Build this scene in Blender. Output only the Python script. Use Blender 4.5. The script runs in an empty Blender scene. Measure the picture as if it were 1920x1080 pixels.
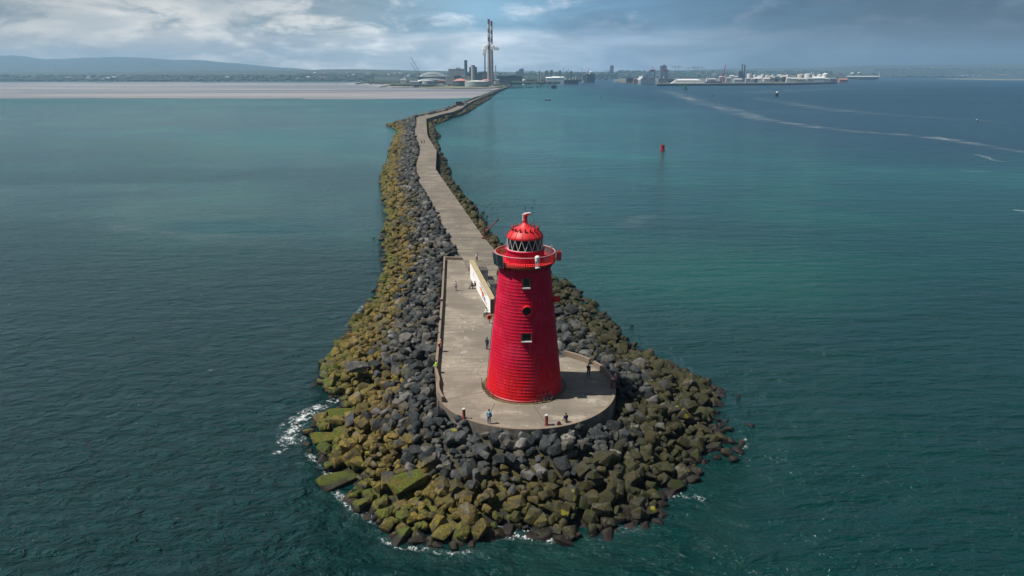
import bpy, bmesh, math, random
import numpy as np
from mathutils import Vector, Matrix, noise as mnoise
R = math.radians
random.seed(7); rng = np.random.default_rng(11)
sc = bpy.context.scene
COL = sc.collection
# ------------------------------------------------------------------ camera model
H = 40.6; F = 1279.0; PITCH = math.atan(403.0/F)
cp, sp = math.cos(PITCH), math.sin(PITCH)
def ray(px, py):
    v = (540-py)/F
    return ((px-960)/F, cp+v*sp, -sp+v*cp)
def G(px, py, z=0.0):
    """ground point at height z seen at a photo pixel"""
    d = ray(px, py); t = (z-H)/d[2]
    return (d[0]*t, d[1]*t, z)
def A(px, py, Y):
    """point at ground distance Y seen at a photo pixel"""
    d = ray(px, py); t = Y/d[1]
    return (d[0]*t, Y, H+d[2]*t)
def proj(p):
    x, y, z = p; z -= H
    dep = y*cp - z*sp; up = y*sp + z*cp
    return (960+F*x/dep, 540-F*up/dep, dep)

# ------------------------------------------------------------------ materials
def newmat(name):
    m = bpy.data.materials.new(name); m.use_nodes = True
    nt = m.node_tree; nt.nodes.clear()
    return m, nt
class NB:
    """small node-building helper"""
    def __init__(s, nt): s.nt = nt
    def n(s, t, ins=None, **kw):
        nd = s.nt.nodes.new(t)
        for k, v in kw.items(): setattr(nd, k, v)
        for k, v in (ins or {}).items():
            sock = nd.inputs[k]
            if isinstance(v, bpy.types.NodeSocket): s.nt.links.new(v, sock)
            else: sock.default_value = v
        return nd
    def math(s, op, a, b=0.0, c=None, clamp=False):
        ins = {0: a, 1: b}
        if c is not None: ins[2] = c
        return s.n('ShaderNodeMath', ins, operation=op, use_clamp=clamp).outputs[0]
    def noise(s, vec, scale, detail=3.0, rough=0.55, dist=0.0, out='Fac'):
        return s.n('ShaderNodeTexNoise', {'Vector': vec, 'Scale': scale, 'Detail': detail, 'Roughness': rough, 'Distortion': dist}).outputs[out]
    def map(s, vec, scale=(1,1,1), loc=(0,0,0), rot=(0,0,0)):
        return s.n('ShaderNodeMapping', {'Vector': vec, 'Scale': scale, 'Location': loc, 'Rotation': rot}).outputs[0]
    def mix(s, f, a, b, blend='MIX'):
        nd = s.nt.nodes.new('ShaderNodeMix'); nd.data_type = 'RGBA'; nd.blend_type = blend; nd.clamp_factor = True
        for k, v in ((0, f), (6, a), (7, b)):
            if isinstance(v, bpy.types.NodeSocket): s.nt.links.new(v, nd.inputs[k])
            else:
                if k and len(v) == 3: v = (*v, 1)
                nd.inputs[k].default_value = v
        return nd.outputs[2]
    def ramp(s, f, stops, interp='LINEAR'):
        nd = s.n('ShaderNodeValToRGB', {0: f}); cr = nd.color_ramp; cr.interpolation = interp
        while len(cr.elements) < len(stops): cr.elements.new(0.5)
        for e, (p, c) in zip(cr.elements, stops):
            e.position = p; e.color = (*c, 1) if len(c) == 3 else c
        return nd.outputs[0]
    def step(s, v, a, b, lo=0.0, hi=1.0):
        return s.n('ShaderNodeMapRange', {0: v, 1: a, 2: b, 3: lo, 4: hi}, interpolation_type='SMOOTHSTEP').outputs[0]
    def bsdf(s, col, rough=0.6, normal=None, **ins):
        d = {'Base Color': col if isinstance(col, bpy.types.NodeSocket) else (*col, 1) if len(col) == 3 else col, 'Roughness': rough}
        if normal is not None: d['Normal'] = normal
        d.update(ins)
        return s.n('ShaderNodeBsdfPrincipled', d).outputs[0]
    def out(s, sh): s.n('ShaderNodeOutputMaterial', {'Surface': sh})
    def bump(s, h, strength=0.3, dist=0.1):
        return s.n('ShaderNodeBump', {'Height': h, 'Strength': strength, 'Distance': dist}).outputs[0]
    def pos(s): return s.n('ShaderNodeNewGeometry').outputs['Position']
    def xyz(s, v): return s.n('ShaderNodeSeparateXYZ', {0: v}).outputs

def simple(name, col, rough=0.6, var=0.18, scale=2.0, metal=0.0, bump=0.0, **kw):
    """painted / weathered surface: base colour with blotchy variation"""
    m, nt = newmat(name); b = NB(nt)
    co = b.n('ShaderNodeTexCoord').outputs['Object']
    n = b.noise(co, scale, 4.0, 0.6)
    c = b.mix(n, tuple(x*(1-var) for x in col), tuple(min(1, x*(1+var)) for x in col))
    nrm = b.bump(b.noise(co, scale*4, 3), bump, 0.05) if bump else None
    b.out(b.bsdf(c, rough, nrm, Metallic=metal, **kw))
    return m

M = {}
def init_mats():
    for name, col, ro, kw in [
        ('white_paint', (.76,.76,.74), .5, {}), ('cream_paint', (.62,.59,.52), .6, {}), ('light_grey', (.42,.43,.43), .6, {}),
        ('mid_grey', (.22,.23,.24), .6, {}), ('dark_grey', (.07,.075,.08), .6, {}), ('black', (.012,.012,.014), .5, {}),
        ('rust', (.15,.045,.025), .8, dict(var=.4, scale=6.0)), ('rust_red', (.18,.025,.018), .7, dict(var=.35, scale=6.0)),
        ('steel', (.30,.31,.32), .4, dict(metal=.5)), ('magenta_paint', (.38,.03,.10), .5, {}), ('crane_blue', (.06,.14,.24), .5, {}),
        ('city_grey', (.20,.21,.22), .7, {}), ('city_pale', (.40,.40,.39), .7, {}), ('city_dark', (.055,.07,.085), .6, {}), ('city_teal', (.07,.11,.12), .5, {}),
        ('brick', (.22,.085,.05), .8, {}), ('salmon_roof', (.48,.20,.15), .7, {}), ('tank_grey', (.33,.36,.38), .6, {}),
        ('green_paint', (.02,.16,.09), .5, {}), ('buoy_red', (.45,.012,.03), .45, {}), ('navy', (.02,.035,.09), .6, {}),
        ('skin', (.50,.28,.19), .6, dict(var=.06)), ('dark_hair', (.018,.012,.010), .6, {}), ('brown_hair', (.07,.035,.018), .6, {}),
        ('orange_buoy', (.65,.13,.03), .5, {}), ('glass_dark', (.012,.016,.018), .08, {}), ('solar', (.016,.028,.035), .15, dict(var=.3)),
        ('rope_white', (.7,.7,.68), .7, {}), ('tyre', (.012,.012,.012), .7, {}), ('reddish_bike', (.25,.02,.03), .4, {}), ('roof_felt', (.06,.055,.048), .8, {}),
        ('cabinet_white', (.60,.65,.68), .5, {}), ('sign_blue', (.03,.06,.30), .5, {}), ('sign_red', (.55,.04,.05), .5, {}), ('sign_orange', (.70,.30,.08), .5, {}),
        ('coping', (.34,.28,.16), .85, dict(var=.35, scale=1.2, bump=.3)), ('parapet', (.20,.155,.115), .85, dict(var=.3, scale=1.5, bump=.3)),
    ]:
        M[name] = simple(name, col, ro, **kw)
    # --- concrete (platform, wall sides, walkway)
    def concrete(name, base, streak, dark, bayf=.22):
        m, nt = newmat(name); b = NB(nt); p = b.pos()
        n1 = b.noise(p, .16, 5, .6); n2 = b.noise(b.map(p, streak), .5, 5, .65); n3 = b.noise(p, 3.5, 4, .6)
        c = b.mix(b.step(n1, .42, .58), tuple(x*.66 for x in base), tuple(x*1.14 for x in base))
        bay = b.n('ShaderNodeTexWhiteNoise', {'W': b.math('FLOOR', b.math('MULTIPLY', b.math('ADD', b.xyz(p)[1], b.math('MULTIPLY', b.noise(p,.02,2), 6)), bayf))}, noise_dimensions='1D').outputs[0]
        c = b.mix(b.math('MULTIPLY', bay, .55), c, tuple(x*.58 for x in base))
        crack = b.n('ShaderNodeTexVoronoi', {'Vector': b.n('ShaderNodeVectorMath', {0: p, 1: b.n('ShaderNodeTexNoise', {'Vector': p, 'Scale': .9}).outputs['Color']}, operation='ADD').outputs[0], 'Scale': .22}, feature='DISTANCE_TO_EDGE').outputs[0]
        c = b.mix(b.math('MULTIPLY', b.step(crack, .018, .005), b.math('MULTIPLY', b.step(n1,.50,.60), .6)), c, tuple(x*.35 for x in base))
        c = b.mix(b.step(n2, .47, .62, 0, dark), c, tuple(x*.42 for x in base))
        c = b.mix(b.step(n2, .42, .32, 0, .6), c, tuple(x*1.5 for x in base))
        c = b.mix(b.step(n3, .35, .75, 0, .7), c, tuple(x*.60 for x in base))
        pale = b.noise(b.map(p, (1,1,1), (31,7,0)), .55, 3, .5)
        c = b.mix(b.step(pale, .62, .72, 0, .32), c, (.46,.44,.40))
        b.out(b.bsdf(c, .88, b.bump(n3, .25, .03))); return m
    M['pavement'] = concrete('pavement_concrete', (.262,.226,.180), (.25,1.0,1), .45)
    M['path'] = concrete('path_concrete', (.215,.184,.146), (.14,1.7,1), .95, .42)
    M['seawall'] = concrete('seawall_concrete', (.16,.145,.12), (1,1,.15), .8)
    M['drum'] = concrete('drum_concrete', (.20,.18,.155), (1,1,.2), .6)
    # --- rock
    m, nt = newmat('boulder_stone'); b = NB(nt); p = b.pos(); X = b.xyz(p)
    ra = b.n('ShaderNodeAttribute', attribute_name='rnd', attribute_type='OBJECT').outputs['Fac']
    rb = b.n('ShaderNodeAttribute', attribute_name='rnd', attribute_type='GEOMETRY').outputs['Fac']
    r = b.math('FRACT', b.math('ADD', ra, rb)); r2 = b.math('FRACT', b.math('MULTIPLY', r, 17.3)); r3 = b.math('FRACT', b.math('MULTIPLY', r, 91.7))
    big = b.noise(p, .11, 3, .6); mid = b.noise(p, .9, 5, .65); fine = b.noise(p, 5.5, 5, .7)
    grey = b.ramp(r, [(0,(.016,.021,.025)),(.25,(.034,.043,.048)),(.45,(.066,.077,.080)),(.65,(.105,.112,.108)),(.80,(.120,.098,.068)),(.90,(.19,.185,.172)),(1,(.32,.31,.29))])
    grey = b.mix(b.step(mid,.3,.7), grey, b.mix(.80, grey, (.014,.017,.018)))
    grey = b.mix(b.step(fine,.52,.72,0,.55), grey, (.21,.205,.19))
    xc = b.math('MULTIPLY', b.step(X[1], 80, 440), -60.0); side = b.step(b.math('SUBTRACT', X[0], xc), -10, 9)                                   # yellower weed on the left; right-hand weed also darkened to stand in for shade
    thr0 = b.math('ADD', X[2], b.math('MULTIPLY', b.math('SUBTRACT', mid, .5), 1.6))
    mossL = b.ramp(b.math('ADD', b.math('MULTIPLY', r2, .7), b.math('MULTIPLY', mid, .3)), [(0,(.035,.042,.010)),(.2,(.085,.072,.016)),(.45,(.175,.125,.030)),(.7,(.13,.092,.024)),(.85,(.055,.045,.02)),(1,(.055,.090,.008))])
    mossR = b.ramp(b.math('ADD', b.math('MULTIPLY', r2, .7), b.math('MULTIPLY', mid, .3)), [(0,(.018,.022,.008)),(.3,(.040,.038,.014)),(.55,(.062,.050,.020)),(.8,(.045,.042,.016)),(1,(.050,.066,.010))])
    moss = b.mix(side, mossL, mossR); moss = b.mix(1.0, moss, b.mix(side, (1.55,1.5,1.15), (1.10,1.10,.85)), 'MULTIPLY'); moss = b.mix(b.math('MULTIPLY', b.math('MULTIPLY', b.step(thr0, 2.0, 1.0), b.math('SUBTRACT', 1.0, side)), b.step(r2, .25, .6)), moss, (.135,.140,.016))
    moss = b.mix(b.step(fine,.42,.66,0,.85), moss, (.016,.017,.008)); moss = b.mix(b.step(mid,.52,.70,0,.7), moss, (.035,.035,.022))
    solo = b.n('ShaderNodeAttribute', attribute_name='solo', attribute_type='OBJECT').outputs['Fac']; mz = b.n('ShaderNodeAttribute', attribute_name='weed_level', attribute_type='OBJECT').outputs['Fac']
    thr = b.math('ADD', b.math('ADD', X[2], b.math('ADD', mz, b.math('MULTIPLY', b.math('MULTIPLY', b.math('SUBTRACT', big, .5), 4.2), b.math('SUBTRACT', 1.0, solo)))), b.math('ADD', b.math('MULTIPLY', b.math('SUBTRACT', r3, .5), 1.5), b.math('MULTIPLY', b.math('SUBTRACT', mid, .5), .9)))
    fm = b.step(thr, 3.7, 2.75)
    patch = b.step(b.noise(p, 1.7, 5, .7, .4), .36, .52); c = b.mix(b.math('MULTIPLY', fm, b.math('ADD', .25, b.math('MULTIPLY', patch, .75))), grey, moss)
    # bright green weed low down by the water
    gthr = b.math('ADD', b.math('ADD', X[2], b.math('MULTIPLY', b.math('SUBTRACT', r3, .5), 1.6)), b.math('MULTIPLY', b.math('SUBTRACT', mid, .5), 2.2))
    nz = b.xyz(b.n('ShaderNodeNewGeometry').outputs['Normal'])[2]
    gf = b.math('MULTIPLY', b.step(gthr, 1.15, .55), b.step(nz, .15, .7))
    gf = b.math('MULTIPLY', gf, b.step(r2, .25, .45))
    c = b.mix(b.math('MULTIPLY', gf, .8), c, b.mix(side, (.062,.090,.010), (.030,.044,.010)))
    ga = b.n('ShaderNodeAttribute', attribute_name='slime', attribute_type='OBJECT').outputs['Fac']
    c = b.mix(b.math('MULTIPLY', b.math('MULTIPLY', ga, b.step(nz, .0, .45)), b.step(b.noise(p, .9, 6, .7, .6), .40, .52)), c, b.mix(b.step(fine,.38,.62), (.045,.068,.008), (.135,.150,.014)))
    # lichen
    li = b.math('MULTIPLY', b.step(b.noise(p, .8, 3, .6, 0.0), .62, .68), b.step(r3, .86, .9))
    c = b.mix(b.math('MULTIPLY', li, .8), c, (.27,.25,.012))
    wet = b.step(b.math('ADD', X[2], b.math('MULTIPLY', b.math('SUBTRACT', mid, .5), .9)), .74, .34)
    c = b.mix(b.math('MULTIPLY', wet, .92), c, (.013,.009,.010)); c = b.mix(1.0, c, (.84,.84,.84), 'MULTIPLY')
    rough = b.math('SUBTRACT', .85, b.math('MULTIPLY', wet, .30))
    hgt = b.math('ADD', b.math('MULTIPLY', mid, .7), b.math('MULTIPLY', fine, .3))
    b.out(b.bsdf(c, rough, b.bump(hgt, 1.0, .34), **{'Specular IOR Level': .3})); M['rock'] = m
    # --- lighthouse paint
    m, nt = newmat('lighthouse_red'); b = NB(nt)
    co = b.n('ShaderNodeTexCoord').outputs['Object']; X = b.xyz(co)
    n1 = b.noise(co, .5, 5, .6); n2 = b.noise(b.map(co,(3,3,.5)), 1.2, 4, .6); n3 = b.noise(co, 6, 4, .6)
    c = b.ramp(b.math('MULTIPLY', b.math('ADD', X[2], b.math('MULTIPLY', b.math('SUBTRACT', n1,.5), 2.0)), 1/16.), [(0,(.60,.006,.010)),(.17,(.58,.004,.015)),(.28,(.54,.003,.032)),(1,(.53,.003,.042))])
    c = b.mix(b.step(n2,.45,.70,0,.55), c, (.30,.004,.018)); c = b.mix(b.step(b.noise(co,.35,4,.6,.5),.50,.66,0,.40), c, (.66,.03,.085))
    c = b.mix(b.step(n3,.60,.75,0,.45), c, (.50,.035,.060))
    rim = b.n('ShaderNodeAttribute', attribute_name='rim', attribute_type='GEOMETRY').outputs['Fac']
    rn = b.noise(co, 2.2, 4, .7)
    c = b.mix(b.math('MULTIPLY', rim, b.step(rn,.30,.62,.15,.75)), c, (.70,.10,.16))  # paler ridge tops: paint wear plus the ledges' catch of light, put into colour
    rustn = b.noise(b.map(co,(1.6,1.6,.25)), 2.0, 4, .6)
    c = b.mix(b.step(rustn,.58,.68,0,.42), c, (.20,.018,.016)); salt = b.noise(b.map(co,(2.4,2.4,.35),(4,2,0)), 1.6, 5, .65); c = b.mix(b.step(salt,.60,.70,0,.28), c, (.72,.22,.24))
    b.out(b.bsdf(c, .6, b.bump(n3,.15,.02), **{'Specular IOR Level': .2})); M['red'] = m
    M['red_bright'] = simple('dome_red', (.62,.018,.022), .5, .18, 1.5)
    M['red_dark'] = simple('dark_red_paint', (.28,.008,.018), .5, .2, 3)
    M['orange_rust'] = simple('weathered_orange_red', (.36,.045,.022), .65, .4, 1.4)
    M['pale_pink'] = simple('sunbleached_rail', (.58,.30,.30), .6, .2, 3)
    # --- glass of the lantern
    m, nt = newmat('lantern_glass'); b = NB(nt)
    g = b.n('ShaderNodeBsdfGlossy', {'Color': (.8,.85,.85,1), 'Roughness': .03}).outputs[0]
    t = b.n('ShaderNodeBsdfTransparent', {'Color': (.72,.80,.79,1)}).outputs[0]
    fr = b.n('ShaderNodeFresnel', {'IOR': 1.5}).outputs[0]
    b.out(b.n('ShaderNodeMixShader', {0: fr, 1: t, 2: g}).outputs[0]); M['glass'] = m
    # --- land, sand
    m, nt = newmat('coast_land'); b = NB(nt); p = b.pos()
    n1 = b.noise(p, .006, 5, .65); n2 = b.noise(p, .03, 4, .6); n3 = b.noise(b.map(p,(1,1,1)), .012, 5, .75)
    c = b.ramp(n1, [(.3,(.018,.030,.018)),(.45,(.030,.040,.024)),(.55,(.045,.055,.030)),(.7,(.022,.032,.020))])
    c = b.mix(b.step(n2,.45,.7), c, (.025,.036,.018))
    c = b.mix(b.step(n3,.64,.74,0,.35), c, (.14,.14,.13))
    b.out(b.bsdf(c, .95)); M['land'] = m
    m, nt = newmat('port_ground'); b = NB(nt); p = b.pos()
    n1 = b.noise(p, .02, 5, .65); n2 = b.noise(b.map(p,(.3,1,1)), .05, 4, .6)
    c = b.mix(b.step(n1,.35,.65), (.065,.070,.058), (.16,.15,.13)); c = b.mix(b.step(n2,.5,.7,0,.7), c, (.04,.05,.03))
    b.out(b.bsdf(c, .9)); M['port'] = m
    m, nt = newmat('dune_ground'); b = NB(nt); p = b.pos()
    n1 = b.noise(p, .03, 5, .65)
    b.out(b.bsdf(b.mix(b.step(n1,.35,.65), (.11,.115,.055), (.20,.185,.12)), .95)); M['dune'] = m
    m, nt = newmat('wet_sand'); b = NB(nt); p = b.pos()
    n1 = b.noise(b.map(p,(.12,1,1)), .012, 5, .6); n2 = b.noise(b.map(p,(.2,1,1)), .005, 3, .5)
    c = b.mix(b.step(n1,.42,.58), (.185,.175,.178), (.10,.118,.135)); c = b.mix(b.step(n2,.42,.62), c, (.27,.245,.235))
    b.out(b.bsdf(c, b.step(n1,.4,.62,.65,.25), b.bump(n1,.05,.3))); M['sand'] = m
    M['pale_sand'] = simple('dry_sand', (.40,.35,.30), .95, .12, .02)
    m, nt = newmat('far_trees'); b = NB(nt); p = b.pos()
    n1 = b.noise(p, .05, 4, .6); b.out(b.bsdf(b.ramp(n1, [(.3,(.018,.030,.018)),(.55,(.028,.042,.022)),(.75,(.040,.050,.026))]), .95)); M['trees'] = m
    # --- water
    m, nt = newmat('sea_water'); b = NB(nt); p = b.pos(); X = b.xyz(p)
    big = b.noise(b.map(p,(.6,1,1)), .012, 4, .6); big2 = b.noise(b.map(p,(.35,1,1),(50,20,0)), .0035, 4, .65)
    near = b.step(X[1], 55, 330)
    lft = b.step(X[0], 120, -60)
    near_shade = b.mix(big, (.0012,.024,.027), (.0016,.036,.033))
    far_water = b.mix(big, (.008,.068,.086), (.010,.086,.094))
    c = b.mix(near, near_shade, far_water)  # near water painted darker to stand in for the vignette
    c = b.mix(b.math('MULTIPLY', b.step(b.noise(p,.016,4,.6,0), .45,.70), .55), c, b.mix(near, (.0016,.036,.028), (.012,.150,.120)))
    deepch = b.math('MULTIPLY', b.step(X[0], 60, 260), b.step(X[1], 160, 420)); c = b.mix(deepch, c, b.mix(big, (.006,.036,.066), (.008,.052,.082)))
    sh = b.n('ShaderNodeVectorMath', {0: b.map(p, (1/42.,1/34.,0), (-38/42.,-140/34.,0))}, operation='LENGTH').outputs['Value']
    sh = b.math('ADD', sh, b.math('MULTIPLY', b.math('SUBTRACT', big, .5), 1.1)); c = b.mix(b.step(sh, 1.3, .2, 0, .55), c, (.008,.088,.070))
    sh2 = b.n('ShaderNodeVectorMath', {0: b.map(p, (1/70.,1/110.,0), (150/70.,-420/110.,0))}, operation='LENGTH').outputs['Value']; c = b.mix(b.step(b.math('ADD', sh2, b.math('MULTIPLY', b.math('SUBTRACT', big, .5), 1.2)), 1.3, .2, 0, .4), c, (.012,.130,.115))
    # ruffled / slick patches
    slick = b.step(big2, .48, .58)
    w1 = b.noise(b.map(p,(.22,.85,1),(0,0,0),(0,0,R(-4))), .55, 4, .55, .3)
    w2 = b.noise(b.map(p,(.70,1.25,1),(0,0,0),(0,0,R(18))), .46, 5, .62, .7); w5 = b.noise(b.map(p,(.8,1.1,1),(3,8,0),(0,0,R(-35))), .8, 4, .6, .5)
    w3 = b.noise(b.map(p,(.35,1.1,1),(9,3,0),(0,0,R(-9))), .13, 4, .5, .3)
    w4 = b.noise(b.map(p,(.6,1.2,1),(9,3,0),(0,0,R(6))), 2.1, 3, .6, .3)
    left_side = b.step(X[0], 10, -25)
    wm = b.math('ADD', b.math('MULTIPLY', w1, b.math('SUBTRACT', .8, b.math('MULTIPLY', left_side, .5))), b.math('MULTIPLY', w2, b.math('ADD', .50, b.math('MULTIPLY', left_side, .85)))); wm = b.math('ADD', wm, b.math('MULTIPLY', w5, b.math('ADD', .12, b.math('MULTIPLY', left_side, .25))))
    wm = b.math('ADD', wm, b.math('MULTIPLY', w3, 1.3)); wm = b.math('ADD', wm, b.math('MULTIPLY', w4, .16))
    nearw = b.step(X[1], 100, 1100, 1.0, .62)
    st = b.math('MULTIPLY', nearw, b.math('SUBTRACT', 1.0, b.math('MULTIPLY', slick, .5)))
    nrm = b.n('ShaderNodeBump', {'Height': wm, 'Strength': st, 'Distance': 2.3}).outputs[0]
    # whitecaps: tiny broken crests
    wc = b.math('MULTIPLY', b.step(b.noise(b.map(p,(.35,1,1)), .75, 4, .55), .735, .77), b.step(b.noise(p,.045,3,.5), .46,.6))
    c = b.mix(b.math('MULTIPLY', wc, .8), c, (.62,.66,.66))
    b.out(b.bsdf(c, b.step(X[1], 100, 1500, .12, .30), nrm, IOR=1.33, **{'Specular IOR Level': .38})); M['water'] = m
    # --- foam
    m, nt = newmat('sea_foam'); b = NB(nt); p = b.pos()
    f = b.n('ShaderNodeAttribute', attribute_name='foam', attribute_type='GEOMETRY').outputs['Fac']
    sc_ = b.n('ShaderNodeAttribute', attribute_name='cells', attribute_type='GEOMETRY').outputs['Fac']
    q = b.n('ShaderNodeVectorMath', {0: p, 1: sc_}, operation='MULTIPLY').outputs[0]
    n1 = b.noise(q, 1.0, 6, .7, .8); n2 = b.noise(q, 1.5, 4, .6, 1.2)
    lace = b.step(b.math('ABSOLUTE', b.math('SUBTRACT', n2, .5)), .075, .012)                # thin connected threads
    core = b.step(b.math('ADD', n1, b.math('MULTIPLY', b.math('SUBTRACT', f, 1.0), .9)), .44, .62)
    a = b.math('MAXIMUM', core, b.math('MULTIPLY', b.math('MULTIPLY', lace, b.step(n1, .46, .62)), b.step(f, .2, .7)))
    soft = b.math('MULTIPLY', b.math('MULTIPLY', f, b.step(n1, .40, .68)), .24)             # far off the threads merge to a veil
    a = b.mix(b.step(sc_, .3, .6), soft, a)
    d = b.bsdf((.60,.65,.66), .8); t = b.n('ShaderNodeBsdfTransparent').outputs[0]
    b.out(b.n('ShaderNodeMixShader', {0: b.math('MULTIPLY', a, .88), 1: t, 2: d}).outputs[0]); M['foam'] = m
    # --- chimneys
    m, nt = newmat('banded_chimney'); b = NB(nt)
    X = b.xyz(b.n('ShaderNodeTexCoord').outputs['Object'])
    band = b.ramp(b.math('DIVIDE', X[2], 207.0), [(0,(.34,.30,.29)),(.515,(.12,.03,.045)),(.575,(.60,.58,.57)),(.635,(.12,.03,.045)),(.695,(.60,.58,.57)),(.755,(.12,.03,.045)),(.815,(.60,.58,.57)),(.875,(.12,.03,.045)),(.925,(.60,.58,.57)),(.965,(.13,.03,.04))], 'CONSTANT')
    n1 = b.noise(b.map(b.n('ShaderNodeTexCoord').outputs['Object'],(1,1,.1)), .2, 4, .6)
    b.out(b.bsdf(b.mix(b.math('MULTIPLY', n1, .35), band, (.16,.14,.14)), .85)); M['chimney'] = m
    # --- facade: windows as rows
    def facade(name, wall, glass, sx, sz):
        m, nt = newmat(name); b = NB(nt); co = b.n('ShaderNodeTexCoord').outputs['Object']; X = b.xyz(co)
        u = b.math('FRACT', b.math('MULTIPLY', b.math('ADD', X[0], X[1]), 1/sx)); v = b.math('FRACT', b.math('MULTIPLY', X[2], 1/sz))
        w = b.math('MULTIPLY', b.math('MULTIPLY', b.math('GREATER_THAN', u, .3), b.math('LESS_THAN', u, .8)), b.math('MULTIPLY', b.math('GREATER_THAN', v, .3), b.math('LESS_THAN', v, .75)))
        b.out(b.bsdf(b.mix(w, wall, glass), .6)); return m
    M['facade'] = facade('office_facade', (.16,.17,.18), (.04,.055,.07), 4.0, 3.6)
    M['facade_pale'] = facade('pale_facade', (.42,.42,.41), (.10,.11,.12), 4.0, 3.2)
    M['ship_white'] = facade('ship_decks', (.78,.78,.77), (.22,.24,.26), 3.0, 5.0)
    # --- steam
    m, nt = newmat('steam'); b = NB(nt)
    co = b.n('ShaderNodeTexCoord').outputs['Object']
    al = b.step(b.noise(co, .10, 5, .65), .26, .46)
    d = b.n('ShaderNodeBsdfDiffuse', {'Color': (.90,.90,.90,1)}).outputs[0]; tl = b.n('ShaderNodeBsdfTranslucent', {'Color': (.90,.90,.90,1)}).outputs[0]
    s2 = b.n('ShaderNodeMixShader', {0: .5, 1: d, 2: tl}).outputs[0]; t = b.n('ShaderNodeBsdfTransparent').outputs[0]
    b.out(b.n('ShaderNodeMixShader', {0: al, 1: t, 2: s2}).outputs[0]); M['steam'] = m

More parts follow.
